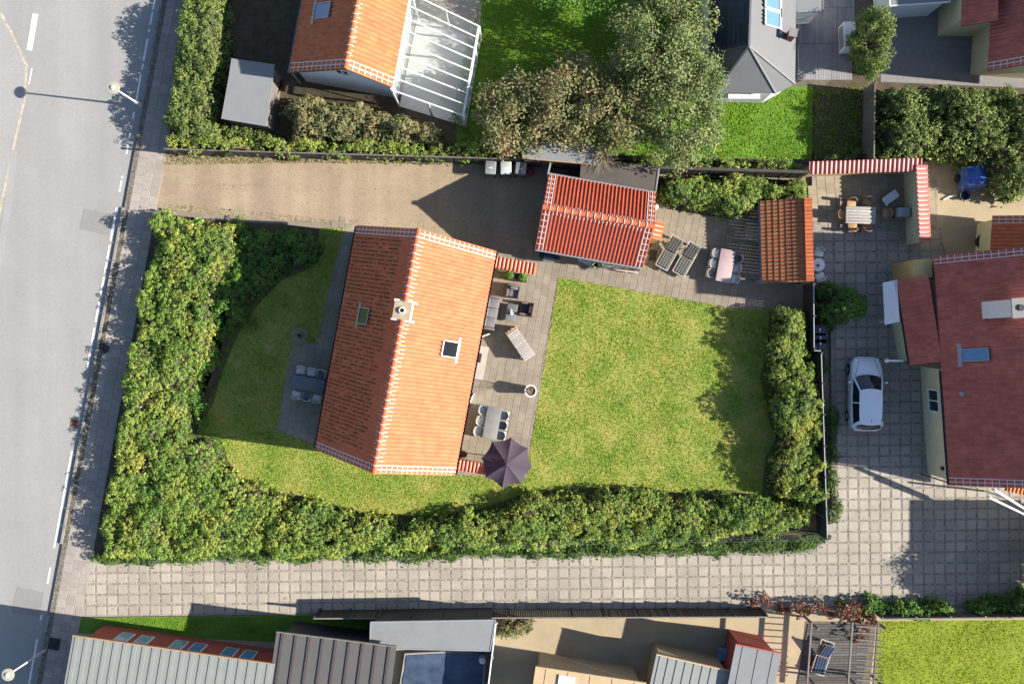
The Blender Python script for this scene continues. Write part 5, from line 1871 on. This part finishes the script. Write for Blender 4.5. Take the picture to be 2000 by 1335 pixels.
    MB().tube([(0, -1.35, 1.49), (0, -1.5, 1.60)], .012, 5).build('aerial', 'black', t)
    MB().box(0, -2.065, .62, .5, .02, .11).build('number_plate', 'white_paint', t)
make_car()

# ---- south side buildings
def sheetroof_building(label, cat, eave, depth, zr_, wall, mat, pitch, rib_w, rib_h, rib_step, wall_in, rib_mat=None, fasc='white_plastic', name='building'):
    """eave: two pixel points of the north roof edge at height zr_; roof runs `depth` m southwards, falling by `pitch` m"""
    a, b = Vector(P(*eave[0], zr_)), Vector(P(*eave[1], zr_))
    d = (b - a).normalized()
    n = Vector((d.y, -d.x, 0))
    dn = n * depth + Vector((0, 0, pitch))
    c = (a + b) / 2 + n * depth / 2
    t = thing(name, label, cat, (c.x, c.y, 0))
    w = [a + n * wall_in + d * .3, b + n * wall_in - d * .3, b + n * (depth - .3) - d * .3, a + n * (depth - .3) + d * .3]
    MB().prism([(p.x, p.y) for p in w], -.1, zr_ - .09).build('wall', wall, t, True)
    rf = MB().plate([a, b, b + dn, a + dn], .08).build('roof', mat, t, True)
    L = (b - a).length
    k = int(L / rib_step)
    up = dn.normalized().cross(d)
    if up.z < 0:
        up = -up
    for i in range(k + 1):
        p = a + d * (L * (i + .5) / (k + 1)) + up * (rib_h / 2 + .002)
        MB().beam(p, p + dn, rib_w, rib_h, up).build('roof_rib', rib_mat or mat, rf, True)
    MB().beam(a + Vector((0, 0, -.03)) - n * .03, b + Vector((0, 0, -.03)) - n * .03, .06, .16).build('fascia', fasc, t, True)
    return t, a, b, d, n
t, a, b, d, n = sheetroof_building('red walled building with pale corrugated roof beside the street', 'building', ((142, 1241), (536, 1297)), 6.0, 3.3, 'wall_red', 'roof_sheet', .5, .20, .03, .52, .38, fasc='wood_tan')
for px, py in ((236, 1246), (275, 1250), (343, 1259), (381, 1263), (444, 1271), (482, 1275)):
    f_ = (Vector(P(px, py, 2.0)) - a).dot(d)
    q = a + d * f_ + n * .36
    w_ = MB().beam((q.x - d.x * .36, q.y - d.y * .36, 1.55), (q.x + d.x * .36, q.y + d.y * .36, 1.55), .08, 1.35).build('window', 'white_paint', t, True)
    r_ = q - n * .045
    MB().beam((r_.x - d.x * .31, r_.y - d.y * .31, 1.55), (r_.x + d.x * .31, r_.y + d.y * .31, 1.55), .012, 1.22).build('pane', 'glass_sky', w_, True)
sheetroof_building('dark ribbed sheet roofed building next to the red walled building', 'building', ((540, 1234), (774, 1263)), 6.0, 3.1, 'wall_black', 'roof_sheet_dark', .5, .14, .05, .78, .3, 'gutter', 'wood_grey')
flat_shed('flat_shed', 'flat grey felt roofed shed in front of the blue covered pool', [(724, 1214), (968, 1210), (957, 1270), (722, 1265)], 2.5, 'felt_grey', 'wall_black', 'zinc')
PC = [(790, 1276), (952, 1268), (940, 1400), (770, 1400)]
q = GP(PC, .4)
cx, cy = sum(p[0] for p in q) / 4, sum(p[1] for p in q) / 4
t = thing('covered_pool', 'garden pool under a rumpled blue cover behind the flat grey shed', 'pool', (cx, cy, 0))
MB().prism(q, -.1, .32).build('rim', 'wood_deck', t, True)
v, f = [], []
n = 22
A_, B_, C_, D_ = [Vector((*p, 0)) for p in (q[0], q[1], q[2], q[3])]
for j in range(n + 1):
    for i in range(n + 1):
        p = A_.lerp(B_, .03 + .94 * i / n).lerp(D_.lerp(C_, .03 + .94 * i / n), .03 + .94 * j / n)
        v.append((p.x, p.y, .35 + .012 * math.sin(j * .9 + i * .25) + .006 * math.sin(i * 1.1)))
f = [(j * (n + 1) + i, j * (n + 1) + i + 1, (j + 1) * (n + 1) + i + 1, (j + 1) * (n + 1) + i) for j in range(n) for i in range(n)]
MB().add(v, f).build('cover', 'cover_blue', t, True, smooth=True)
q = G(942, 1290, .9)
t = thing('water_butt', 'slim white water butt at the corner of the covered pool', 'water butt', (q[0], q[1], 0))
MB().lathe([(.16, 0), (.20, .3), (.20, .7), (.15, .85)], 0, 0, 16).build('barrel', 'white_paint', t, smooth=True)
MB().lathe([(.17, .85), (.17, .9), (.02, .93)], 0, 0, 16).build('lid', 'white_paint', t, smooth=True)
fence('board_fence', 'pale painted fence between the blue pool and the gravel yard', G(969, 1214, 1.7), G(944, 1420, 1.7), 1.7, 'wood_white', 'white_paint')
# beige building, pale roofed annex, red shed
sheetroof_building('beige rendered building at the edge of the gravel yard', 'building', ((1046, 1302), (1262, 1334)), 3.0, 2.9, 'wall_beige', 'wall_beige', .05, .05, .02, 1.2, .12, fasc='wall_beige')
q = P(1106, 1330, 2.95)
MB().box(q[0], q[1], 2.95, .85, .6, .08, -R(9)).build('roof_hatch', 'white_paint', bpy.data.objects['building.002'], True)
sheetroof_building('pale roofed annex with beige wall beside the dark red shed', 'building', ((1282, 1278), (1432, 1312)), 3.2, 2.7, 'wall_beige', 'roof_sheet', .1, .06, .03, .5, .12, fasc='wall_beige')
sheetroof_building('dark red shed with flat grey roof in the gravel yard', 'shed', ((1437, 1258), (1526, 1276)), 3.4, 3.0, 'wall_red', 'felt_grey', .05, .05, .02, .9, .04, fasc='wall_red', name='garden_shed')
q = G(1415, 1278, .6)
t = thing('storage_box', 'pale blue storage box beside the dark red shed', 'box', (q[0], q[1], 0), -R(9))
MB().box(0, 0, .28, .55, .65, .56).build('body', 'zinc', t)
m = MB()
rbox(m, 0, 0, .56, .63, .6, .7, .04)
m.build('lid', 'glass_sky', t, smooth=True)
# shaded deck with pergola and blue lounger
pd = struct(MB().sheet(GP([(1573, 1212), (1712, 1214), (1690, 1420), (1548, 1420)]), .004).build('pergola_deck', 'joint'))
V, F = slab_geo(3.6, .135, .03, .008)
ms = []
for k in range(38):
    q = G(1640 - k * .9, 1220 + k * 5.2)
    ms.append(Matrix.Translation((q[0], q[1], .045)))
pieces('deck_plank', V, F, 'wood_shade', ms, pd, 300, 'deck_plank_field')
q = G(1606, 1282, .3)
t = dup(l1)
place(t, (q[0], q[1], .05), R(-18), 'sun lounger with blue cushion on the shaded pergola deck')
for c_ in t.children:
    if 'cushion' in c_.name:
        c_.data = c_.data.copy()
        c_.data.materials[0] = MAT['cushion_navy']
q = G(1640, 1280)
t = thing('pergola', 'grey wooden pergola over the shaded deck with blue lounger', 'pergola', (q[0], q[1], 0))
for px in (1585, 1665, 1715):
    for py in (1216, 1330):
        z = P(px, py, 1.2)
        MB().box(z[0], z[1], 1.15, .1, .1, 2.3).build('post', 'wood_grey', t, True)
for px in (1585, 1665, 1715):
    MB().beam(P(px, 1214, 2.3), P(px - 12, 1380, 2.3), .08, .14).build('beam', 'wood_grey', t, True)
for k in range(12):
    MB().beam(P(1672, 1222 + 13 * k, 2.42), P(1722, 1225 + 13 * k, 2.42), .06, .09).build('rafter', 'wood_grey', t, True)

# ---------------------------------------------------------------- vegetation
def wiggle(poly, amp, seed):
    r = np.random.default_rng(seed + 77)
    out = []
    n = len(poly)
    for i in range(n):
        a, b = np.array(poly[i]), np.array(poly[(i + 1) % n])
        L = np.linalg.norm(b - a)
        k = max(1, int(L / .7))
        nn = np.array([-(b - a)[1], (b - a)[0]]) / max(L, 1e-6)
        for j in range(k):
            out.append(tuple(a + (b - a) * j / k + (nn * r.normal(0, amp) if j or L > 1 else 0)))
    return out
def hedge(name, label, poly, h, leaf='leaf_rose', spacing=.19, edge=.55, nl=22, size=.095, r=(.10, .20), gap=.12, cat='hedge', seed=1, rough=.22, blossoms=0, group=None, lowfreq=1.3, inner=12, holes=.0, clump=.55, erode=.12, core=.42, wig=.22):
    poly = wiggle(list(poly), wig, seed)
    xs = np.array([p[0] for p in poly]); ys = np.array([p[1] for p in poly])
    cx, cy = float(xs.mean()), float(ys.mean())
    t = thing(name, label, cat, (cx, cy, 0), 0, group)
    g = np.random.default_rng(seed)
    X, Y = np.meshgrid(np.arange(xs.min(), xs.max(), spacing), np.arange(ys.min(), ys.max(), spacing))
    x = X.ravel() + g.uniform(-.5, .5, X.size) * spacing
    y = Y.ravel() + g.uniform(-.5, .5, X.size) * spacing
    m = inpoly(x, y, poly)
    x, y = x[m], y[m]
    d = edgedist(x, y, poly)
    wv = wob(x, y, lowfreq, seed)
    keep = (g.uniform(size=x.size) > gap) & (d > erode * (1 + 2.2 * wob(x, y, 3.1, seed + 5))) & (wob(x, y, 2.2, seed + 9) > -1 + holes)
    x, y, d, wv = x[keep], y[keep], d[keep], wv[keep]
    prof = np.sqrt(np.clip(d / edge, .06, 1))
    # rounded clumps with dark crevices between them
    nc = max(4, int(x.size * spacing * spacing / (clump * clump)))
    ci_ = g.choice(x.size, min(nc, x.size), replace=False)
    cxy = np.stack([x[ci_], y[ci_]], 1)
    dm = np.full(x.size, 1e9)
    for k0 in range(0, len(cxy), 64):
        q_ = cxy[k0:k0 + 64]
        dm = np.minimum(dm, np.sqrt((x[:, None] - q_[None, :, 0]) ** 2 + (y[:, None] - q_[None, :, 1]) ** 2).min(1))
    bulge = -.44 * np.clip(dm / clump, 0, 1.2) ** 2
    z = h * prof * (1 + rough * wv + g.normal(0, .04, x.size)) + bulge * np.clip(prof, .3, 1)
    z = np.maximum(z, .15)
    n = x.size
    rr = g.uniform(r[0], r[1], n)
    C = np.stack([x, y, z], 1)
    # shoot domes
    dv = unit(g.normal(size=(n, nl, 3)).reshape(-1, 3))
    dv[:, 2] = np.abs(dv[:, 2]) * .9 + .05
    rad = np.repeat(rr, nl)[:, None] * g.uniform(.55, 1.0, (n * nl, 1))
    pts = np.repeat(C, nl, 0) + dv * rad * np.array([1, 1, .8]) - np.array([0, 0, .08])
    nr = dv + np.array([0, 0, .45]) + g.normal(size=pts.shape) * .35
    sz = g.uniform(.65, 1.15, n * nl) * size
    # inner foliage down to the ground
    ci = np.repeat(C, inner, 0)
    f_ = g.uniform(.12, .95, (n * inner, 1))
    pi = ci * np.array([1, 1, 0]) + g.normal(0, .12, (n * inner, 3)) * np.array([1, 1, .3]) + np.array([0, 0, 1.0]) * (ci[:, 2:3] * f_ - .05)
    pi[:, 2] = np.maximum(pi[:, 2], .05)
    pts = np.concatenate([pts, pi])
    nr = np.concatenate([nr, g.normal(size=pi.shape) + np.array([0, 0, .6])])
    sz = np.concatenate([sz, g.uniform(1.3, 2.2, len(pi)) * size])
    stuff(leafmesh('foliage', pts, nr, sz, leaf, t, origin=(cx, cy, 0)))
    # solid shell standing in for dense twigs, added to give full hedge shadows
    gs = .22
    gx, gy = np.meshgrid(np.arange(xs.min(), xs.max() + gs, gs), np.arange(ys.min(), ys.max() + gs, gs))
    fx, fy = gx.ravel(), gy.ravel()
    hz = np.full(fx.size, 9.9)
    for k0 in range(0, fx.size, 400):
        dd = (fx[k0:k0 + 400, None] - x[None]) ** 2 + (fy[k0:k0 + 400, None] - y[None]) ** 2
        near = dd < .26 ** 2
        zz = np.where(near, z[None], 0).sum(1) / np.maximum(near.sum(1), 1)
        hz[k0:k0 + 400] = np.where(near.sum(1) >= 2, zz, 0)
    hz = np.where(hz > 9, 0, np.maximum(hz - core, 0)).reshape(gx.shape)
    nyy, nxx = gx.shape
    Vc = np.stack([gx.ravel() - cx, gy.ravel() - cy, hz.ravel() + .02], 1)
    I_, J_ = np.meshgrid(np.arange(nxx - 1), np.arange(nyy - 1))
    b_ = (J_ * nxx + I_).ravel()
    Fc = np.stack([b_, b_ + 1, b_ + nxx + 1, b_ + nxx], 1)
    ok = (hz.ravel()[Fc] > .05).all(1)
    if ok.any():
        stuff(npmesh('twig_shade_shell', Vc, Fc[ok], 'twig_shade_core', t))
    mb = MB()
    for i in g.choice(n, min(n, 160), replace=False):
        mb.tube([(x[i] + g.normal(0, .1), y[i] + g.normal(0, .1), 0), (x[i], y[i], z[i])], .018, 4, .008)
    stuff(mb.build('stem', 'bark', t, True))
    for i in (g.choice(n, blossoms, replace=False) if blossoms else []):
        q = C[i] + np.array([0, 0, rr[i] * .85])
        fb = MB()
        for k in range(5):
            a = k * 1.2566
            fb.add([q, q + np.array([math.cos(a - .5) * .035, math.sin(a - .5) * .035, .02]), q + np.array([math.cos(a) * .052, math.sin(a) * .052, .01]), q + np.array([math.cos(a + .5) * .035, math.sin(a + .5) * .035, .02])], [(0, 1, 2, 3)])
        fb.build('blossom', 'rose_pink', t, True)
    return t
def GH(pts, z):
    return [G(a, b, z) for a, b in pts]
def soilbed(pts, z=.006):
    struct(MB().sheet(pts, z).build('soil_bed', 'soil'))
HL = GH([(306, 412), (380, 420), (456, 428), (464, 485), (448, 545), (428, 610), (418, 680), (396, 740), (372, 800), (370, 850), (418, 862), (432, 905), (470, 955), (420, 1000), (330, 1010), (200, 990), (222, 850), (238, 740), (262, 580), (282, 490)], 1.3)
HB = GH([(210, 930), (330, 930), (440, 915), (480, 950), (540, 968), (620, 985), (720, 1012), (860, 1015), (940, 1000), (1020, 972), (1100, 960), (1230, 958), (1330, 970), (1430, 962), (1500, 975), (1590, 985), (1600, 1052), (1300, 1064), (1000, 1079), (560, 1090), (180, 1092)], 1.3)
HR = GH([(1516, 608), (1565, 604), (1586, 660), (1608, 720), (1615, 850), (1618, 990), (1500, 985), (1508, 900), (1530, 860), (1512, 815), (1498, 740), (1512, 680)], 1.4)
HT = GH([(1292, 338), (1400, 336), (1500, 338), (1582, 342), (1585, 384), (1484, 396), (1478, 415), (1425, 418), (1335, 404), (1288, 380)], 1.7)
HS = GH([(452, 428), (540, 432), (612, 445), (624, 490), (600, 520), (540, 545), (488, 600), (455, 650), (425, 720), (404, 790), (372, 850), (370, 740), (395, 660), (408, 600), (428, 540), (440, 485)], 1.1)
for q in (HL, HB, HR, HT, HS):
    soilbed(q, .040)
hedge('rose_hedge', 'thick rose hedge along the pavement with yellowing leaves and pink blossoms', HL, 1.75, seed=3, blossoms=14, holes=.28)
hedge('rose_hedge', 'long rose hedge along the paved drive', HB, 1.65, seed=4, blossoms=10, holes=.2)
hedge('rose_hedge', 'loose rose hedge against the black fence with pale top rail', HR, 2.15, seed=5, blossoms=6, gap=.12, holes=.22, rough=.3)
hedge('rose_bush', 'broad yellow-green rose bush between dark fence and lean-to', HT, 2.0, seed=6, cat='bush', blossoms=5, holes=.25)
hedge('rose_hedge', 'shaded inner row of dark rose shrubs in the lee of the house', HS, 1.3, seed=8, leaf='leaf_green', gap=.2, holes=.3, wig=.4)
# shrub at the lean-to end of the fence
hedge('laurel_shrub', 'pale green laurel shrub in the corner above the lean-to', GH([(1540, 345), (1580, 340), (1590, 375), (1575, 390), (1545, 385)], 1.9), 2.3, 'leaf_conifer', .18, .6, 22, .10, cat='shrub', seed=12)
# ivy and verge strips outside the fences
hedge('ivy_hedge', 'low bright ivy strip outside the black fence along the drive', GH([(1608, 690), (1632, 692), (1640, 800), (1645, 930), (1640, 1015), (1615, 1062), (1590, 1066), (1590, 1056), (1617, 1056), (1617, 900)], .5), .75, 'leaf_ivy', .17, .3, 16, .085, (.08, .14), .05, seed=15, inner=4)
hedge('verge_hedge', 'low leafy strip between the rose hedge and the drive', GH([(172, 1078), (560, 1073), (1000, 1063), (1300, 1050), (1610, 1046), (1606, 1070), (1560, 1082), (1300, 1087), (1000, 1092), (560, 1100), (180, 1102)], .3), .6, 'leaf_ivy', .15, .25, 14, .08, (.07, .13), .05, seed=16, inner=3, erode=.05, wig=.1)
hedge('shade_shrub', 'dark rounded shrub behind the fence beside the round bistro table', GH([(1594, 560), (1630, 550), (1680, 555), (1705, 590), (1695, 625), (1640, 640), (1600, 636)], 1.5), 2.0, 'leaf_green', .2, .8, 20, .11, cat='shrub', seed=17)
# north boundary
hedge('leafy_hedge', 'narrow leafy hedge on top of the low dark north fence', GH([(322, 262), (500, 266), (800, 274), (1005, 282), (1008, 312), (800, 307), (500, 299), (322, 294)], 1.6), 1.95, 'leaf_rose', .17, .2, 18, .09, seed=20, gap=.2, inner=5, erode=.08, core=.6, wig=.1)
hedge('conifer_hedge', 'tall conifer hedge along the pavement beside the street lamp', GH([(345, -120), (436, -120), (436, 60), (425, 200), (415, 285), (335, 285), (325, 200), (335, 60)], 1.9), 2.25, 'leaf_conifer', .2, .6, 20, .12, (.14, .24), .06, seed=21)
hedge('leafy_hedge', 'low leafy hedge behind the dark grey fence under the north trees', GH([(1235, 296), (1400, 303), (1570, 312), (1580, 330), (1400, 325), (1240, 322)], 1.7), 2.05, 'leaf_rose', .17, .25, 18, .09, seed=22, gap=.25, erode=.06, wig=.08)
hedge('big_hedge', 'big mounded green hedge beyond the courtyard wall', GH([(1718, 170), (1850, 168), (2080, 180), (2080, 380), (1960, 385), (1935, 330), (1850, 308), (1718, 308)], 1.8), 2.6, 'leaf_conifer', .28, .9, 20, .15, (.18, .30), .08, seed=23, rough=.3, lowfreq=1.6)
hedge('flower_border', 'low flowering shrubs in front of the shaded north-east lawn', GH([(1590, 290), (1690, 285), (1705, 312), (1590, 314)], .8), .9, 'leaf_conifer', .2, .3, 18, .1, cat='shrub', seed=24)
hedge('red_shrub', 'straggly red leaved shrub spilling over the south fence', GH([(1470, 1180), (1600, 1172), (1700, 1178), (1712, 1240), (1690, 1262), (1650, 1215), (1560, 1208), (1475, 1204)], 1.2), 1.5, 'leaf_red', .24, .5, 14, .11, cat='shrub', seed=25, gap=.5, holes=.5)
hedge('south_hedge', 'dark green hedge between the drive and the south lawn', GH([(1600, 1180), (1760, 1170), (2080, 1160), (2080, 1200), (1760, 1204), (1610, 1200)], .9), 1.2, 'leaf_green', .22, .4, 18, .11, seed=26)
hedge('sage_shrub', 'grey-green shrub at the end of the flat grey shed', GH([(972, 1212), (1045, 1208), (1052, 1240), (1000, 1250), (970, 1245)], .9), 1.2, 'leaf_olive', .2, .5, 20, .1, cat='shrub', seed=27)
hedge('olive_shrub', 'olive and rust coloured shrub below the white house', GH([(540, 205), (600, 185), (700, 195), (790, 230), (870, 240), (870, 282), (700, 282), (560, 272)], 2.0), 2.6, 'leaf_olive', .22, .8, 22, .12, (.14, .26), .08, cat='shrub', seed=28, rough=.35)
hedge('border_shrub', 'low mixed shrubs under the grey hut', GH([(425, 240), (540, 252), (545, 285), (420, 284)], .9), 1.0, 'leaf_conifer', .22, .4, 16, .1, cat='shrub', seed=29)

def tree(name, label, px, py, h, rx, ry, leaf, n=70, per=70, size=.17, z0=.35, seed=1, cone=False, lean=(0, 0), group=None, rc=(.45, .8)):
    g = np.random.default_rng(seed)
    b = G(px, py, h * .72)
    t = thing(name, label, 'tree', (b[0], b[1], 0), 0, group)
    m = MB()
    m.tube([(0, 0, 0), (.05, .03, h * .25), (lean[0] * .5, lean[1] * .5, h * .55), (lean[0], lean[1], h * .85)], .05 + h * .022, 8, .05)
    ends = []
    for k in range(9):
        a = k * 2.4 + g.uniform(-.3, .3)
        s = g.uniform(.5, .85)
        z1 = h * g.uniform(.25, .5)
        e = (math.cos(a) * rx * s, math.sin(a) * ry * s, h * g.uniform(.6, .9))
        m.tube([(0, 0, z1), (e[0] * .45, e[1] * .45, (z1 + e[2]) / 2 + .1), e], .06, 6, .02)
        ends.append(e)
    m.build('trunk', 'bark', t, smooth=True)
    d = unit(g.normal(size=(n, 3)))
    rad = g.uniform(.35, 1, (n, 1)) ** .5
    zc = h * (z0 + (1 - z0) / 2)
    if cone:
        zz = g.uniform(0, 1, n) ** 1.3
        a = g.uniform(0, 6.28, n)
        w_ = (1 - zz) * .95 + .08
        rr = np.sqrt(g.uniform(.2, 1, n))
        C = np.stack([np.cos(a) * rx * w_ * rr, np.sin(a) * ry * w_ * rr, h * (z0 * .4 + (1 - z0 * .4) * zz)], 1)
    else:
        C = d * rad * np.array([rx, ry, h * (1 - z0) / 2]) + np.array([0, 0, zc])
    rcl = g.uniform(rc[0], rc[1], n)
    dv = unit(g.normal(size=(n * per, 3)))
    pts = np.repeat(C, per, 0) + dv * np.repeat(rcl, per)[:, None] * g.uniform(.3, 1, (n * per, 1)) * np.array([1, 1, .75])
    pts[:, 2] = np.maximum(pts[:, 2], .3)
    stuff(leafmesh('crown', pts, dv + np.array([0, 0, .5]) + g.normal(size=dv.shape) * .5, g.uniform(.6, 1.2, n * per) * size, leaf, t))
    return t
tree('garden_tree', 'round olive and rust leaved tree beside the conservatory', 1010, 222, 4.2, 2.2, 2.1, 'leaf_olive', 110, 80, .155, seed=41)
tree('garden_tree', 'rusty brown leaved tree in the middle of the north tree row', 1110, 195, 4.6, 1.9, 2.4, 'leaf_olive', 110, 80, .155, seed=42)
tree('garden_tree', 'thin crowned rusty tree behind the flat grey shed', 1210, 205, 4.6, 2.0, 2.4, 'leaf_olive', 100, 70, .155, seed=43)
tree('garden_tree', 'large grey-green tree beside the grey roofed house', 1325, 205, 5.4, 2.4, 3.3, 'leaf_greyolive', 150, 95, .155, seed=44)
tree('garden_tree', 'tall olive green tree at the back of the north lawn', 1300, 75, 6.2, 2.9, 2.8, 'leaf_greyolive', 150, 95, .155, seed=45)
tree('garden_tree', 'broad dark tree over the far north lawn', 1130, -90, 7.0, 3.2, 2.6, 'leaf_green', 110, 80, .16, seed=46)
tree('conical_tree', 'bright yellow-green conical tree beside the white heat pump', 1712, 76, 4.8, .95, 1.75, 'leaf_conifer', 150, 90, .12, seed=47, rc=(.25, .42), z0=.15)
# tree and shrub off the frame east whose shade falls across the drive
tree('garden_tree', 'broad tree beside the entrance canopy of the east house', 2120, 1165, 4.2, 2.4, 2.0, 'leaf_green', 170, 90, .18, seed=48)
# bare pale shrub overhanging the flat brown roof
q = G(1180, 318, 2.4)
t = thing('bare_shrub', 'bare pale twiggy shrub hanging over the flat brown roof', 'shrub', (q[0], q[1] + .6, 0))
m = MB()
for k in range(90):
    a = random.uniform(0, 6.28)
    l = random.uniform(.3, 1.2)
    z0_ = random.uniform(1.8, 2.5)
    p0 = Vector((random.uniform(-.15, .15), random.uniform(-.15, .15), z0_))
    p1 = Vector((math.cos(a) * l * .6, -.35 + math.sin(a) * l * .55, z0_ + random.uniform(.1, .5)))
    p2 = p1 + Vector((math.cos(a + .4) * l * .35, math.sin(a + .4) * l * .3, random.uniform(-.2, .2)))
    m.tube([p0, p1, p2], .012, 4, .005)
m.build('twigs', 'twig_pale', t)
MB().tube([(0, 0, 0), (.05, .02, 1.2), (0, 0, 2.2)], .07, 7, .04).build('trunk', 'bark', t)

# ---------------------------------------------------------------- grass
def grass(name, poly, dens, mat, skip=(), size=(.05, .11), seed=1, z=.02):
    xs = np.array([p[0] for p in poly]); ys = np.array([p[1] for p in poly])
    g = np.random.default_rng(seed)
    n = int(np.ptp(xs) * np.ptp(ys) * dens)
    x = g.uniform(xs.min(), xs.max(), n); y = g.uniform(ys.min(), ys.max(), n)
    m = inpoly(x, y, poly)
    for q in skip:
        m &= ~inpoly(x, y, q)
    # thin patches
    m &= (g.uniform(size=n) < .8 + .5 * wob(x, y, 1.7, seed + 2))
    x, y = x[m], y[m]
    n = x.size
    P_ = np.stack([x, y, np.full(n, z) + g.uniform(0, .02, n)], 1)
    nr = g.normal(size=(n, 3)) * np.array([.7, .7, .2]) + np.array([0, 0, .8])
    o = leafmesh(name, P_, nr, g.uniform(size[0], size[1], n), mat, None, 2.6, .05)
    o['label'] = {'grass': 'short mown grass of the garden lawn'}.get(name, 'short grass growing')
    o['category'] = 'grass'
    return stuff(o)
L1 = GP([(1091, 541), (1426, 601), (1588, 607), (1600, 700), (1610, 1000), (1500, 1010), (1330, 985), (1040, 985), (900, 1022), (640, 1010), (430, 930), (418, 856), (544, 842), (618, 868), (660, 882), (905, 928), (1029, 932), (1034, 885), (1048, 800)])
struct(MB().prism(L1, -.1, .034).build('garden_lawn', 'lawn_base'))
o = grass('grass', L1, 420, 'blade', seed=61, z=.045)
o['label'] = 'short mown patchy grass of the sunny lawn'
o = grass('grass', GP([(340, 352), (700, 366), (860, 372), (860, 384), (700, 380), (340, 366)]), 26, 'blade_dry', seed=71, size=(.04, .10), z=.02)
o['label'] = 'scattered dry weeds in the middle of the gravel drive'
L2 = GP([(625, 445), (672, 446), (640, 575), (622, 670), (572, 666), (558, 740), (541, 840), (418, 858), (372, 852), (410, 780), (450, 650), (520, 560), (610, 510)])
struct(MB().prism(L2, -.1, .034).build('shade_lawn', 'lawn_base'))
o = grass('grass', L2, 420, 'blade', seed=62, z=.045)
o['label'] = 'short grass in the shade of the house'
o = grass('grass', GP([(935, -80), (1390, -80), (1390, 300), (900, 300)]), 200, 'blade_lush', seed=63, size=(.08, .16))
o['label'] = 'lush bright grass of the north lawn under the trees'
o = grass('grass', GP([(1388, 184), (1706, 168), (1706, 290), (1575, 312), (1388, 305)]), 220, 'blade_lush', seed=64, size=(.08, .16))
o['label'] = 'lush grass below the grey bayed house'
o = grass('grass', GP([(1722, 1214), (2050, 1210), (2050, 1400), (1700, 1400)]), 260, 'blade_south', seed=65)
o['label'] = 'even bright grass of the south lawn'
o = grass('grass', GP([(318, 296), (480, 300), (600, 306), (900, 312), (1000, 322), (900, 322), (600, 318), (480, 320), (322, 322)]), 420, 'blade_dry', seed=66, size=(.06, .13))
o['label'] = 'dry weedy grass along the foot of the north fence'
o = grass('grass', GP([(312, 395), (480, 412), (700, 432), (690, 442), (480, 424), (308, 408)]), 140, 'blade_dry', seed=67, size=(.05, .11))
o['label'] = 'sparse weeds along the lower edge of the gravel drive'
o = grass('grass', GP([(180, 1207), (760, 1199), (700, 1240), (500, 1235), (180, 1225)]), 260, 'blade_lush', seed=68)
o['label'] = 'grass strip along the north side of the red building'
o = grass('grass', [along(12, 590), along(25, 590), along(25, 1068), along(12, 1068)], 90, 'blade_dry', seed=69, size=(.04, .10), z=.03)
o['label'] = 'weeds growing on the verge behind the kerb'
